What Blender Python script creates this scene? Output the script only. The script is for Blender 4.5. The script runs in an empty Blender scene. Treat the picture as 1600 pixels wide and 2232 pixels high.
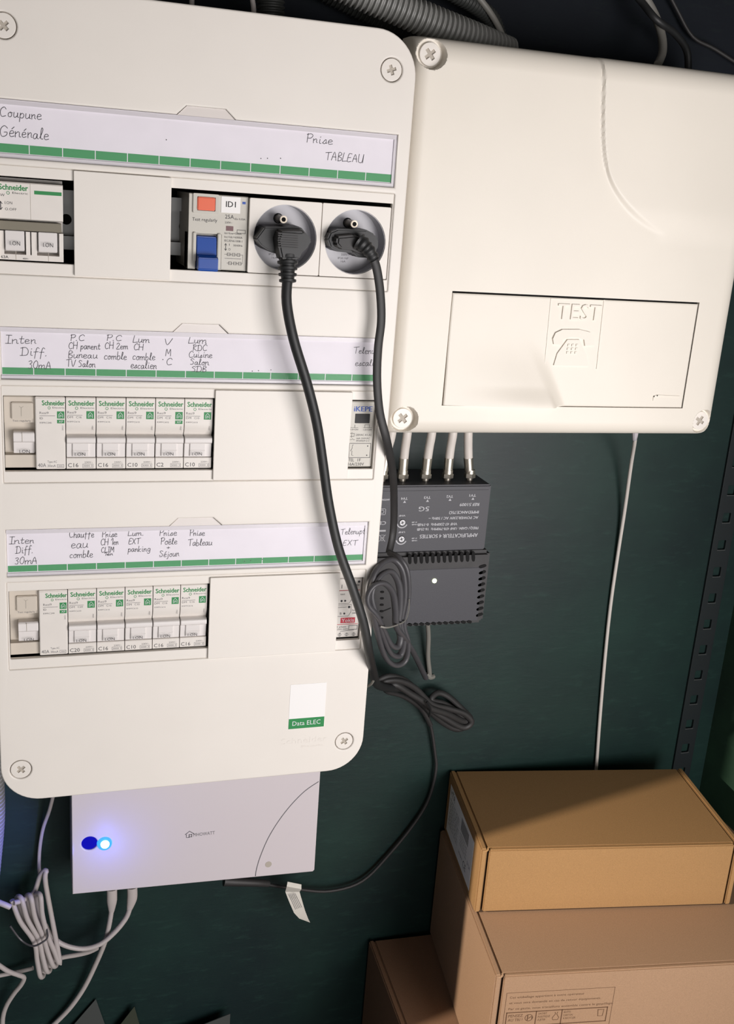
import bpy, bmesh, math, random
from mathutils import Vector, Matrix

random.seed(7)
C = bpy.context.scene.collection
SC = bpy.context.scene
S = 0.001            # everything below is written in millimetres
ZF = -850.0          # height of the floor in panel millimetres (z=0 of the world)
YW = 120.0           # depth of the back wall behind the panel front

# ------------------------------------------------------------------ camera
CAM = Vector((17.5, -653.1, -5.7))
FPX = 2301.12
R = ((0.95393434, -0.29128958, 0.07183069),
     (-0.01936707, -0.29871277, -0.95414653),
     (0.29938969, 0.90880199, -0.29059379))

def W(p):
    return Vector((p[0] * S, p[1] * S, (p[2] - ZF) * S))

cd = bpy.data.cameras.new('camera')
cam = bpy.data.objects.new('camera', cd)
C.objects.link(cam)
cd.sensor_fit = 'VERTICAL'
cd.sensor_height = 24.0
cd.lens = FPX / 2232.0 * 24.0
cd.clip_start = 0.01
rx, dn, fw = Vector(R[0]), Vector(R[1]), Vector(R[2])
m = Matrix((( rx.x, -dn.x, -fw.x), (rx.y, -dn.y, -fw.y), (rx.z, -dn.z, -fw.z))).to_4x4()
m.translation = W(CAM)
cam.matrix_world = m
SC.camera = cam

def px(x, y, Y):
    """point in mm where the line of sight of a photo pixel meets the depth Y"""
    d = rx * ((x - 800) / FPX) + dn * ((y - 1116) / FPX) + fw
    s = (Y - CAM.y) / d.y
    return CAM + d * s

# ------------------------------------------------------------------ light
SC.view_settings.view_transform = 'Standard'
SC.view_settings.look = 'None'
SC.view_settings.gamma = 1.0
SC.view_settings.exposure = 0.0
SC.view_settings.use_curve_mapping = False
w = bpy.data.worlds.new('world')
SC.world = w
w.use_nodes = True
w.node_tree.nodes['Background'].inputs['Color'].default_value = (1.0, 0.93, 0.86, 1)
w.node_tree.nodes['Background'].inputs['Strength'].default_value = 0.10

def spot(name, loc, target, power, size_deg, blend, radius, col):
    l = bpy.data.lights.new(name, 'SPOT')
    l.energy = power; l.spot_size = math.radians(size_deg); l.spot_blend = blend
    l.shadow_soft_size = radius; l.color = col
    o = bpy.data.objects.new(name, l); C.objects.link(o)
    o.location = W(loc)
    o.rotation_euler = (W(target) - W(loc)).to_track_quat('-Z', 'Y').to_euler()
    return o
# the bright room in front of the open closet, and the room's lamp high on the left
def area(name, loc, target, power, sx, sy, col):
    l = bpy.data.lights.new(name, 'AREA'); l.shape = 'RECTANGLE'; l.size = sx; l.size_y = sy
    l.energy = power; l.color = col
    o = bpy.data.objects.new(name, l); C.objects.link(o)
    o.location = W(loc)
    o.rotation_euler = (W(target) - W(loc)).to_track_quat('-Z', 'Y').to_euler()
    return o
area('room_light', (600, -860, -300), (330, 0, -190), 8.0, 0.5, 0.5, (1.0, 0.955, 0.945))
area('room_fill', (300, -1600, -450), (250, 0, -250), 8.0, 1.0, 0.9, (1.0, 0.975, 0.985))  # broad fill added for the room's soft light, no actual window
spot('room_lamp', (-700, -236, 20), (380, -40, -560), 84.0, 40, 0.7, 0.008, (1.0, 0.88, 0.74))

# ------------------------------------------------------------------ materials
def lin(c):
    return tuple(((v / 255) / 12.92 if v / 255 <= 0.04045 else ((v / 255 + 0.055) / 1.055) ** 2.4) for v in c)

def mat(name, col, rough=0.5, metal=0.0, noise=0.0, nscale=40.0, bump=0.0, bscale=600.0, spec=0.5, emit=None, estr=0.0, linear=False):
    m = bpy.data.materials.new(name); m.use_nodes = True
    nt = m.node_tree; b = nt.nodes['Principled BSDF']
    c = col if linear else lin(col)
    b.inputs['Base Color'].default_value = (*c, 1)
    b.inputs['Roughness'].default_value = rough
    b.inputs['Metallic'].default_value = metal
    b.inputs['Specular IOR Level'].default_value = spec
    if emit:
        b.inputs['Emission Color'].default_value = (*emit, 1)
        b.inputs['Emission Strength'].default_value = estr
    if noise or bump:
        tc = nt.nodes.new('ShaderNodeTexCoord')
    if noise:
        n = nt.nodes.new('ShaderNodeTexNoise'); n.inputs['Scale'].default_value = nscale; n.inputs['Detail'].default_value = 6
        r = nt.nodes.new('ShaderNodeValToRGB')
        r.color_ramp.elements[0].position = 0.3; r.color_ramp.elements[1].position = 0.7
        r.color_ramp.elements[0].color = (*[v * (1 - noise) for v in c], 1)
        r.color_ramp.elements[1].color = (*[min(1, v * (1 + noise)) for v in c], 1)
        nt.links.new(tc.outputs['Object'], n.inputs['Vector'])
        nt.links.new(n.outputs['Fac'], r.inputs['Fac'])
        nt.links.new(r.outputs['Color'], b.inputs['Base Color'])
    if bump:
        n2 = nt.nodes.new('ShaderNodeTexNoise'); n2.inputs['Scale'].default_value = bscale; n2.inputs['Detail'].default_value = 2
        bp = nt.nodes.new('ShaderNodeBump'); bp.inputs['Strength'].default_value = bump; bp.inputs['Distance'].default_value = 0.0005
        nt.links.new(tc.outputs['Object'], n2.inputs['Vector'])
        nt.links.new(n2.outputs['Fac'], bp.inputs['Height'])
        nt.links.new(bp.outputs['Normal'], b.inputs['Normal'])
    return m

M = {}
M['white'] = mat('white_plastic', (231, 225, 217), 0.42, noise=0.015, nscale=25, bump=0.05, bscale=1800)
M['cabinet'] = mat('cream_plastic', (231, 224, 212), 0.45, noise=0.015, nscale=20, bump=0.08, bscale=1500)
M['module'] = mat('module_plastic', (226, 220, 213), 0.4, noise=0.02, nscale=90)
M['beige'] = mat('beige_plastic', (206, 196, 182), 0.45)
M['toggle'] = mat('toggle_plastic', (226, 221, 218), 0.38)
M['greymod'] = mat('grey_module_plastic', (196, 192, 182), 0.45)
M['tie'] = mat('smoky_tie_bar', (140, 134, 120), 0.4)
M['dish'] = mat('grey_socket_plastic', (184, 183, 188), 0.4)
M['paper'] = mat('label_paper', (234, 229, 236), 0.7, noise=0.02, nscale=60)
M['sticker'] = mat('sticker_paper', (240, 238, 236), 0.5)
M['lip'] = mat('grey_clear_lip', (208, 203, 208), 0.3)
M['tab'] = mat('clear_tab_plastic', (222, 215, 210), 0.3)
M['green'] = mat('green_print', (70, 150, 96), 0.55)
M['greend'] = mat('green_logo_print', (24, 132, 66), 0.5)
M['ink'] = mat('pen_ink', (62, 60, 66), 0.6)
M['print'] = mat('grey_print', (100, 98, 102), 0.6)
M['printd'] = mat('dark_print', (52, 50, 54), 0.6)
M['blackp'] = mat('black_print', (18, 18, 20), 0.6)
M['whitep'] = mat('white_print', (222, 222, 226), 0.6)
M['ampp'] = mat('light_grey_print', (178, 178, 182), 0.6)
M['bluep'] = mat('blue_print', (34, 78, 168), 0.5)
M['redp'] = mat('red_print', (196, 44, 62), 0.5)
M['orange'] = mat('orange_button', (226, 92, 46), 0.35)
M['blue'] = mat('blue_toggle', (22, 72, 158), 0.3)
M['maroon'] = mat('maroon_window', (88, 26, 34), 0.25)
M['slot'] = mat('screw_slot_grey', (176, 168, 156), 0.6)
M['dark'] = mat('dark_inside', (26, 26, 27), 0.6)
M['gap'] = mat('dark_joint', (22, 20, 18), 0.8)
M['rail'] = mat('rail_steel', (120, 120, 118), 0.35, metal=0.8)
M['metal'] = mat('nickel', (196, 190, 178), 0.36, metal=0.9)
M['black'] = mat('black_rubber', (34, 35, 36), 0.5, noise=0.08, nscale=200)
M['black2'] = mat('dusty_black_cable', (44, 43, 43), 0.55, noise=0.12, nscale=80)
M['coil'] = mat('grey_flat_cable', (74, 73, 76), 0.42, noise=0.06, nscale=120)
M['amp'] = mat('charcoal_plastic', (50, 50, 57), 0.5, bump=0.1, bscale=1500)
M['ampd'] = mat('dusty_charcoal_plastic', (50, 49, 50), 0.6, noise=0.15, nscale=90)
M['hole'] = mat('vent_black', (8, 8, 9), 0.9)
M['bronze'] = mat('dull_pin_metal', (150, 142, 130), 0.38, metal=0.9)
M['coax'] = mat('coax_white', (212, 205, 198), 0.45)
M['whitecable'] = mat('white_cable', (182, 174, 171), 0.45)
M['device'] = mat('device_plastic', (208, 200, 203), 0.42, bump=0.06, bscale=1600)
M['conduit'] = mat('grey_conduit', (142, 142, 139), 0.45, noise=0.08, nscale=60)
M['conduitd'] = mat('dark_conduit', (52, 54, 52), 0.5)
M['greycable'] = mat('grey_cable', (120, 118, 112), 0.5)
M['tag'] = mat('paper_tag', (206, 202, 192), 0.6)
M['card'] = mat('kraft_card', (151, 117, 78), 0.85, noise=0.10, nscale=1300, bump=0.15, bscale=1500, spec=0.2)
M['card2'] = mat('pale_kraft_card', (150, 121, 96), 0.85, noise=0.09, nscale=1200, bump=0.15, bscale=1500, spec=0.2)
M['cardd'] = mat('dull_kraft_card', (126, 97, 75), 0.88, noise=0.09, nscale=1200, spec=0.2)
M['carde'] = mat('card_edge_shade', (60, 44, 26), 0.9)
M['cprint'] = mat('brown_card_print', (84, 56, 34), 0.8)
M['slate'] = mat('slate_plastic', (62, 66, 64), 0.6)
M['slate2'] = mat('olive_plastic', (46, 52, 38), 0.6)
M['steel_dark'] = mat('dark_slotted_steel', (18, 26, 29), 0.5)
M['worn'] = mat('worn_edge', (72, 74, 74), 0.5)
M['led'] = mat('blue_led', (40, 60, 255), 0.3, emit=(0.25, 0.55, 1.0), estr=30.0)
M['ledrim'] = mat('blue_led_rim', (10, 20, 250), 0.3, emit=(0.03, 0.22, 1.0), estr=2.2)
M['ledhole'] = mat('blue_lit_button', (4, 4, 60), 0.25, emit=(0.0, 0.0, 0.6), estr=0.65)
M['ledg'] = mat('green_led', (220, 255, 180), 0.3, emit=(0.85, 1.0, 0.45), estr=5.0)

def clear_mat():
    m = bpy.data.materials.new('clear_cover_plastic'); m.use_nodes = True
    nt = m.node_tree; nt.nodes.remove(nt.nodes['Principled BSDF'])
    out = nt.nodes['Material Output']
    t = nt.nodes.new('ShaderNodeBsdfTransparent'); t.inputs['Color'].default_value = (0.985, 0.985, 0.985, 1)
    g = nt.nodes.new('ShaderNodeBsdfGlossy'); g.inputs['Roughness'].default_value = 0.08
    f = nt.nodes.new('ShaderNodeFresnel'); f.inputs['IOR'].default_value = 1.09
    mx = nt.nodes.new('ShaderNodeMixShader')
    nt.links.new(f.outputs[0], mx.inputs[0]); nt.links.new(t.outputs[0], mx.inputs[1]); nt.links.new(g.outputs[0], mx.inputs[2])
    nt.links.new(mx.outputs[0], out.inputs['Surface'])
    return m
M['clear'] = clear_mat()

def wall_mat(name, a, b_, c_, rough, spec=0.3):
    m = bpy.data.materials.new(name); m.use_nodes = True
    nt = m.node_tree; b = nt.nodes['Principled BSDF']
    tc = nt.nodes.new('ShaderNodeTexCoord')
    n = nt.nodes.new('ShaderNodeTexNoise'); n.inputs['Scale'].default_value = 7; n.inputs['Detail'].default_value = 5; n.inputs['Roughness'].default_value = 0.6
    r = nt.nodes.new('ShaderNodeValToRGB')
    r.color_ramp.elements[0].position = 0.35; r.color_ramp.elements[0].color = (*lin(a), 1)
    r.color_ramp.elements[1].position = 0.68; r.color_ramp.elements[1].color = (*lin(b_), 1)
    mp = nt.nodes.new('ShaderNodeMapping'); mp.inputs['Scale'].default_value = (30, 30, 120); mp.inputs['Rotation'].default_value = (0, 0.9, 0)
    n2 = nt.nodes.new('ShaderNodeTexNoise'); n2.inputs['Scale'].default_value = 1.5; n2.inputs['Detail'].default_value = 8; n2.inputs['Roughness'].default_value = 0.7
    r2 = nt.nodes.new('ShaderNodeValToRGB')
    r2.color_ramp.elements[0].position = 0.55; r2.color_ramp.elements[0].color = (0, 0, 0, 1)
    r2.color_ramp.elements[1].position = 0.85; r2.color_ramp.elements[1].color = (1, 1, 1, 1)
    mx = nt.nodes.new('ShaderNodeMix'); mx.data_type = 'RGBA'
    mx.inputs[7].default_value = (*lin(c_), 1)
    L = nt.links.new
    L(tc.outputs['Object'], n.inputs['Vector']); L(n.outputs['Fac'], r.inputs['Fac'])
    L(tc.outputs['Object'], mp.inputs['Vector']); L(mp.outputs['Vector'], n2.inputs['Vector']); L(n2.outputs['Fac'], r2.inputs['Fac'])
    L(r2.outputs['Color'], mx.inputs[0]); L(r.outputs['Color'], mx.inputs[6]); L(mx.outputs[2], b.inputs['Base Color'])
    b.inputs['Roughness'].default_value = rough
    b.inputs['Specular IOR Level'].default_value = spec
    bp = nt.nodes.new('ShaderNodeBump'); bp.inputs['Strength'].default_value = 0.15; bp.inputs['Distance'].default_value = 0.001
    L(n2.outputs['Fac'], bp.inputs['Height']); L(bp.outputs['Normal'], b.inputs['Normal'])
    return m
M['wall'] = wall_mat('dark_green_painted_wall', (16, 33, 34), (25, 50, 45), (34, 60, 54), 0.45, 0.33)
M['wall_top'] = wall_mat('shade_toned_upper_wall', (20, 23, 30), (25, 30, 36), (30, 38, 38), 0.7, 0.15)  # upper wall: the shade above panel and cabinet is put into its colour
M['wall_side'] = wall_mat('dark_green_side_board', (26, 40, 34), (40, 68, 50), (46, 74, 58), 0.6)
M['floor'] = mat('dark_floor', (40, 40, 42), 0.7, noise=0.2, nscale=20)

# ------------------------------------------------------------------ geometry helpers
class MB:
    def __init__(s):
        s.v = []; s.f = []
    def add(s, vs, fs):
        n = len(s.v); s.v += [tuple(p) for p in vs]; s.f += [tuple(i + n for i in f) for f in fs]; return s
    def box(s, x0, x1, y0, y1, z0, z1):
        vs = [(x, y, z) for x in (x0, x1) for y in (y0, y1) for z in (z0, z1)]
        return s.add(vs, [(0, 1, 3, 2), (4, 6, 7, 5), (0, 4, 5, 1), (2, 3, 7, 6), (0, 2, 6, 4), (1, 5, 7, 3)])
    def obox(s, O, a, b, c):
        """box from corner O with edge vectors a, b, c"""
        O, a, b, c = map(Vector, (O, a, b, c))
        vs = [O + a * i + b * j + c * k for i in (0, 1) for j in (0, 1) for k in (0, 1)]
        return s.add(vs, [(0, 1, 3, 2), (4, 6, 7, 5), (0, 4, 5, 1), (2, 3, 7, 6), (0, 2, 6, 4), (1, 5, 7, 3)])
    def prism_x(s, prof, x0, x1):
        """(y,z) outline pushed along x"""
        n = len(prof)
        vs = [(x0, y, z) for y, z in prof] + [(x1, y, z) for y, z in prof]
        fs = [(i, (i + 1) % n, n + (i + 1) % n, n + i) for i in range(n)]
        return s.add(vs, fs + [tuple(range(n))[::-1], tuple(range(n, 2 * n))])
    def prism_y(s, outl, y0, y1, shrink=0.0):
        """(x,z) outline pushed along y; the front (y0) can be shrunk about the centre"""
        n = len(outl)
        cx = sum(p[0] for p in outl) / n; cz = sum(p[1] for p in outl) / n
        k = 1 - shrink
        vs = [(cx + (x - cx) * k, y0, cz + (z - cz) * k) for x, z in outl] + [(x, y1, z) for x, z in outl]
        fs = [(i, (i + 1) % n, n + (i + 1) % n, n + i) for i in range(n)]
        return s.add(vs, fs + [tuple(range(n))[::-1], tuple(range(n, 2 * n))])
    def cyl_y(s, x, z, r, y0, y1, n=24, r1=None):
        r1 = r if r1 is None else r1
        vs = [(x + r * math.cos(a), y0, z + r * math.sin(a)) for a in [2 * math.pi * i / n for i in range(n)]]
        vs += [(x + r1 * math.cos(a), y1, z + r1 * math.sin(a)) for a in [2 * math.pi * i / n for i in range(n)]]
        fs = [(i, (i + 1) % n, n + (i + 1) % n, n + i) for i in range(n)]
        return s.add(vs, fs + [tuple(range(n))[::-1], tuple(range(n, 2 * n))])
    def ring_y(s, x, z, ri, ro, y0, y1, n=32):
        vs = []
        for r, y in ((ri, y1), (ri, y0), (ro, y0), (ro, y1)):
            vs += [(x + r * math.cos(2 * math.pi * i / n), y, z + r * math.sin(2 * math.pi * i / n)) for i in range(n)]
        fs = []
        for k in range(4):
            for i in range(n):
                a = k * n; b = ((k + 1) % 4) * n; j = (i + 1) % n
                fs.append((a + i, a + j, b + j, b + i))
        return s.add(vs, fs)
    def tube(s, pts, r, n=10, flat=1.0, sub=5, smooth=True, caps=True):
        """r a number or a function of 0..1; flat squeezes the section along its second axis"""
        P = [Vector(p) for p in pts]
        if smooth and len(P) > 2: P = catmull(P, sub)
        T = [(P[min(i + 1, len(P) - 1)] - P[max(i - 1, 0)]).normalized() for i in range(len(P))]
        up = Vector((0, -1, 0))
        nrm = up - T[0] * up.dot(T[0])
        if nrm.length < 0.05: nrm = Vector((1, 0, 0)) - T[0] * T[0].x
        nrm.normalize()
        vs, fs = [], []
        for i, p in enumerate(P):
            nrm = nrm - T[i] * nrm.dot(T[i]); nrm.normalize()
            bi = T[i].cross(nrm)
            rr = r(i / (len(P) - 1)) if callable(r) else r
            for k in range(n):
                a = 2 * math.pi * k / n
                vs.append(p + nrm * (rr * flat * math.cos(a)) + bi * (rr * math.sin(a)))
        for i in range(len(P) - 1):
            for k in range(n):
                a = i * n + k; b = i * n + (k + 1) % n
                fs.append((a, b, b + n, a + n))
        if caps:
            fs.append(tuple(range(n))[::-1]); fs.append(tuple(range((len(P) - 1) * n, len(P) * n)))
        return s.add(vs, fs)
    def strip(s, pts, O, u, v, wd):
        """pen line on a surface: polyline of (a,b) drawn on the plane O,u,v with width wd"""
        O, u, v = Vector(O), Vector(u), Vector(v)
        vs, fs = [], []
        n = len(pts)
        for i in range(n):
            a = Vector(pts[max(i - 1, 0)]); b = Vector(pts[min(i + 1, n - 1)])
            t = b - a
            if t.length < 1e-9: t = Vector((1, 0))
            t.normalize(); q = Vector((-t.y, t.x)) * (wd / 2); p = Vector(pts[i])
            e = t * (wd / 2) * (-1 if i == 0 else 1 if i == n - 1 else 0)
            for w_ in (p + q + e, p - q + e): vs.append(O + u * w_.x + v * w_.y)
            if i: fs.append((2 * i - 2, 2 * i - 1, 2 * i + 1, 2 * i))
        return s.add(vs, fs)
    def rect(s, O, u, v, x0, x1, z0, z1):
        O, u, v = Vector(O), Vector(u), Vector(v)
        return s.add([O + u * x + v * z for x, z in ((x0, z0), (x1, z0), (x1, z1), (x0, z1))], [(0, 1, 2, 3)])
    def frame(s, O, u, v, x0, x1, z0, z1, wd):
        return s.strip([(x0, z0), (x1, z0)], O, u, v, wd).strip([(x1, z0), (x1, z1)], O, u, v, wd).strip([(x1, z1), (x0, z1)], O, u, v, wd).strip([(x0, z1), (x0, z0)], O, u, v, wd)
    def disc(s, O, u, v, x, z, r, n=16):
        O, u, v = Vector(O), Vector(u), Vector(v)
        return s.add([O + u * (x + r * math.cos(2 * math.pi * i / n)) + v * (z + r * math.sin(2 * math.pi * i / n)) for i in range(n)], [tuple(range(n))])
    def text(s, t, O, u, v, x, z, cap, width=None, align='L'):
        """printed words, x,z the left end of the base line; width squeezes or stretches the line to that length"""
        vs, fs, w0 = text_mesh(t)
        if not vs: return s
        k = cap / CAPH
        kx = width / w0 if width else k
        x = x - (w0 * kx if align == 'R' else w0 * kx / 2 if align == 'C' else 0)
        O, u, v = Vector(O), Vector(u), Vector(v)
        return s.add([O + u * (x + a * kx) + v * (z + b * k) for a, b in vs], fs)

def catmull(P, sub):
    out = []
    for i in range(len(P) - 1):
        a = P[max(i - 1, 0)]; b = P[i]; c = P[i + 1]; d = P[min(i + 2, len(P) - 1)]
        for k in range(sub):
            t = k / sub
            out.append(0.5 * ((2 * b) + (c - a) * t + (2 * a - 5 * b + 4 * c - d) * t * t + (3 * b - a - 3 * c + d) * t ** 3))
    out.append(P[-1])
    return out

def curve_mesh(cu):
    o = bpy.data.objects.new('tmp', cu); C.objects.link(o)
    dg = bpy.context.evaluated_depsgraph_get(); dg.update()
    me = bpy.data.meshes.new_from_object(o.evaluated_get(dg))
    bpy.data.objects.remove(o)
    vs = [tuple(p.co) for p in me.vertices]; fs = [tuple(p.vertices) for p in me.polygons]
    bpy.data.meshes.remove(me)
    return vs, fs

_TX = {}
def text_mesh(t):
    if t not in _TX:
        cu = bpy.data.curves.new('t', 'FONT'); cu.body = t; cu.size = 1.0; cu.resolution_u = 2
        vs, fs = curve_mesh(cu); bpy.data.curves.remove(cu)
        vs = [(p[0], p[1]) for p in vs]
        x0 = min((p[0] for p in vs), default=0); x1 = max((p[0] for p in vs), default=0)
        _TX[t] = ([(a - x0, b) for a, b in vs], fs, x1 - x0)
    return _TX[t]
CAPH = 1.0
CAPH = max(b for a, b in text_mesh('H')[0])

def plate(outline, holes, y0, y1, bevel=0.0):
    """flat plate seen from the front: (x,z) outline with holes, front at y0, back at y1"""
    cu = bpy.data.curves.new('p', 'CURVE'); cu.dimensions = '2D'; cu.fill_mode = 'BOTH'
    cu.extrude = abs(y1 - y0) / 2 - bevel
    cu.bevel_depth = bevel; cu.bevel_resolution = 2; cu.offset = -bevel
    for L in [outline] + list(holes):
        sp = cu.splines.new('POLY'); sp.points.add(len(L) - 1)
        for p, q in zip(sp.points, L): p.co = (q[0], q[1], 0, 1)
        sp.use_cyclic_u = True
    vs, fs = curve_mesh(cu); bpy.data.curves.remove(cu)
    yc = (y0 + y1) / 2
    mb = MB(); mb.add([(p[0], yc - p[2], p[1]) for p in vs], fs)
    return mb

def rrect(x0, x1, z0, z1, r, n=8):
    out = []
    for cx, cz, a0 in ((x1 - r, z1 - r, 0), (x0 + r, z1 - r, 90), (x0 + r, z0 + r, 180), (x1 - r, z0 + r, 270)):
        for i in range(n + 1):
            a = math.radians(a0 + 90 * i / n); out.append((cx + r * math.cos(a), cz + r * math.sin(a)))
    return out

def circ(x, z, r, n=32):
    return [(x + r * math.cos(2 * math.pi * i / n), z + r * math.sin(2 * math.pi * i / n)) for i in range(n)]

def build(mb, name, mt, parent=None, loc=(0, 0, 0), bevel=0.0, smooth=True, angle=35, world=False):
    """one mesh object; vertices in mm minus loc"""
    me = bpy.data.meshes.new(name)
    z = ZF if world else 0.0
    me.from_pydata([((p[0] - loc[0]) * S, (p[1] - loc[1]) * S, (p[2] - loc[2] - z) * S) for p in mb.v], [], mb.f)
    bm = bmesh.new(); bm.from_mesh(me)
    bmesh.ops.remove_doubles(bm, verts=bm.verts, dist=1e-6)
    bmesh.ops.recalc_face_normals(bm, faces=bm.faces)
    if bevel:
        ed = [e for e in bm.edges if len(e.link_faces) == 2 and e.calc_face_angle(0) > math.radians(30)]
        bmesh.ops.bevel(bm, geom=ed, offset=bevel * S, segments=2, affect='EDGES', clamp_overlap=True)
    bm.to_mesh(me); bm.free()
    if smooth:
        me.polygons.foreach_set('use_smooth', [True] * len(me.polygons))
        me.set_sharp_from_angle(angle=math.radians(angle))
    me.materials.append(M[mt])
    o = bpy.data.objects.new(name, me); C.objects.link(o)
    if smooth:
        wn = o.modifiers.new('weighted_normal', 'WEIGHTED_NORMAL'); wn.keep_sharp = True; wn.weight = 90
    if parent: o.parent = parent
    return o

def tag(o, label=None, cat=None, group=None, kind=None):
    if label: o['label'] = label
    if cat: o['category'] = cat
    if group: o['group'] = group
    if kind: o['kind'] = kind
    return o

class Thing:
    def __init__(s, name, label, cat, loc, group=None):
        s.loc = tuple(loc)
        s.o = bpy.data.objects.new(name, None); C.objects.link(s.o)
        s.o.empty_display_size = 0.01
        s.o.location = W(s.loc)
        tag(s.o, label, cat, group)
    def part(s, name, mb, mt, parent=None, label=None, **k):
        o = build(mb, name, mt, parent or s.o, s.loc, **k)
        if label: o['label'] = label
        return o

def copy_tree(o, parent=None):
    c = o.copy(); C.objects.link(c)
    if parent: c.parent = parent
    for ch in list(o.children): copy_tree(ch, c)
    return c

def flat(mb, name, mt, thing, parent=None, label=None):
    return thing.part(name, mb, mt, parent, label, smooth=False)

X3, Z3 = (1, 0, 0), (0, 0, 1)

# handwriting: one-stroke letters on a grid, capital height 10, small letters 5
G = {
 'C': (7, '6 8 4 10 1 8 0 4 2 0 6 1'), 'G': (8, '7 8 4 10 1 8 0 4 2 0 6 1 7 4 4 4'), 'P': (6, '1 0 1 10|0 9 4 10 6 8 4 5 1 5'),
 'T': (8, '0 9 8 10|4 9.5 4 0'), 'A': (7, '0 0 3 10 6 0|1 4 5.5 4'), 'B': (6, '1 0 1 10 4 10 5 8 1 5.4 5 4 5 1 1 0'),
 'L': (6, '1 10 0 0.6 1 0 6 0.5'), 'E': (6, '5 10 1 9.5 0 0 5 0.3|0.6 5 4 5.3'), 'U': (7, '0 10 0 2 2 0 5 1 6 10|6 10 6 0'),
 'I': (5, '0 10 5 10|2.5 10 2.3 0|0 0 5 0'), 'D': (8, '1 10 1 0|-1 9 4 10 7 6 6 1 1 0 -1 0'), 'H': (7, '0 10 0 0|6 10 6 0|0 5 6 5'),
 'S': (6, '5 9 2 10 0 8 4 5 4 1 0 0.5'), 'V': (7, '0 9 3 0 7 10'), 'R': (7, '1 0 1 10|0 9.5 4 10 5 7.5 1 5 6 0'),
 'X': (7, '0 10 6 0|6 10 0 0'), 'M': (9, '0 0 1 10 4 3 7 10 8 0'), '3': (5, '0 9 3 10 4 7.5 1.5 5.5 4 4 3 0 0 0.6'), '0': (6, '3 10 0.5 7 0.5 2 3 0 5 3 5 8 3 10'),
 '2': (6, '0 8 3 10 5 7.5 0 0 6 0.4'), '1': (4, '0 7 3 10 3 0'), '.': (3, '0.6 0 1.2 0.4'), '+': (6, '0 4 5 4|2.5 6.5 2.5 1.5'), ' ': (4, ''),
 'a': (5.5, '4 4.6 1.5 5 0 2.5 1 0 3 1 4 4.6 4 1 5.5 0.4'), 'b': (5, '0 10 0 0.6 2.5 0 4 2.5 2.5 5 0 3.5'), 'c': (4.6, '4 4.4 2 5 0.3 3 1 0.3 4 0.6'),
 'e': (4.8, '0.3 2.4 4 3.4 3 5 1 4.6 0.2 2 1.6 0 4.6 0.8'), 'f': (5, '5 9 3.4 10 2.2 7 1.4 -3|0 4.6 4.4 5'), 'g': (5.4, '4 4.6 1.5 5 0.2 2.6 1.5 0.4 4 2 4 4.6 3.8 -2 1.5 -3.4 0 -2'),
 'h': (5.2, '0.4 10 0.2 0|0.2 3 2.6 5 4 4 4.2 0 5.2 0.3'), 'i': (3, '1 5 1 0.8 2.6 0.3|1 7.6 1.4 7.9'), 'j': (3.2, '2 5 2 -2.4 0 -3.2|2 7.6 2.4 7.9'),
 'k': (5, '0.4 10 0.2 0|4 5 0.4 2.4 4.6 0'), 'l': (3.2, '0 1 2.4 8 1.4 10 0.8 7 1 0.8 3 0.4'), 'm': (8.4, '0 5 0.3 0|0.3 3 2.4 5 3.6 4 3.6 0|3.6 3 6 5 7.2 4 7.2 0.6 8.4 0.4'),
 'n': (5.6, '0 5 0.3 0|0.3 3 2.6 5 4 4 4.2 0.6 5.6 0.4'), 'o': (5, '2.4 5 0.4 3.2 1 0.4 3.4 0.3 4.2 3 2.4 5 4.8 4.4'), 'p': (5.2, '0.6 5 0.2 -3.6|0.5 3 2.6 5 4.4 3 3 0.2 0.6 0.6'),
 'r': (4.6, '0 5 0.4 0|0.4 3 2.4 5 3.5 4 3.5 1.2 4.6 0.6'), 's': (4.4, '0 0.6 2.8 5 3.4 1.4 1.6 0 0.4 0.8|3.2 0.8 4.4 0.8'), 't': (4, '1.8 8.6 1.4 1 2.6 0.2 4 0.8|0 5.4 3.8 5.6'),
 'u': (5.4, '0.3 5 0.3 1 1.8 0 4 2 4.2 5 4.2 0.8 5.4 0.4'), '\u00e9': (4.8, '0.3 2.4 4 3.4 3 5 1 4.6 0.2 2 1.6 0 4.6 0.8|2 6.6 4 8.4'), '\u00ea': (4.8, '0.3 2.4 4 3.4 3 5 1 4.6 0.2 2 1.6 0 4.6 0.8|0.6 6.6 2.2 8 3.8 6.6'),
}
def write(mb, s, O, u, v, cap, width, wd=0.34):
    x = 0.0; L = []
    for ch in s:
        adv, st = G[ch]
        jz = random.uniform(-0.3, 0.3); k = random.uniform(0.94, 1.08)
        for q in st.split('|'):
            n = [float(t) for t in q.split()]
            if len(n) < 4: continue
            P = [Vector((n[i] * k, n[i + 1] * k + jz)) for i in range(0, len(n), 2)]
            if len(P) > 2: P = catmull(P, 4)
            L.append([(x + p.x + p.y * 0.10, p.y) for p in P])
        x += adv + 1.0
    kx = width / (x - 1.0); kz = cap / 10.0
    for P in L: mb.strip([(a * kx, b * kz) for a, b in P], O, u, v, wd)

# ------------------------------------------------------------------ setting
def structure(name, mb, mt, **k):
    o = build(mb, name, mt, None, (0, 0, 0), world=True, **k); o['kind'] = 'structure'; return o
structure('floor', MB().box(-700, 900, -700, 260, ZF - 20, ZF), 'floor')
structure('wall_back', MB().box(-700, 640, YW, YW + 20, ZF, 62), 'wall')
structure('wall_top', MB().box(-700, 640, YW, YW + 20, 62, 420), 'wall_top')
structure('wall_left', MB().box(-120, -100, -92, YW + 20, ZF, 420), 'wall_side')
structure('wall_right', MB().box(640, 660, -420, YW + 20, ZF, 420), 'wall_side')

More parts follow.
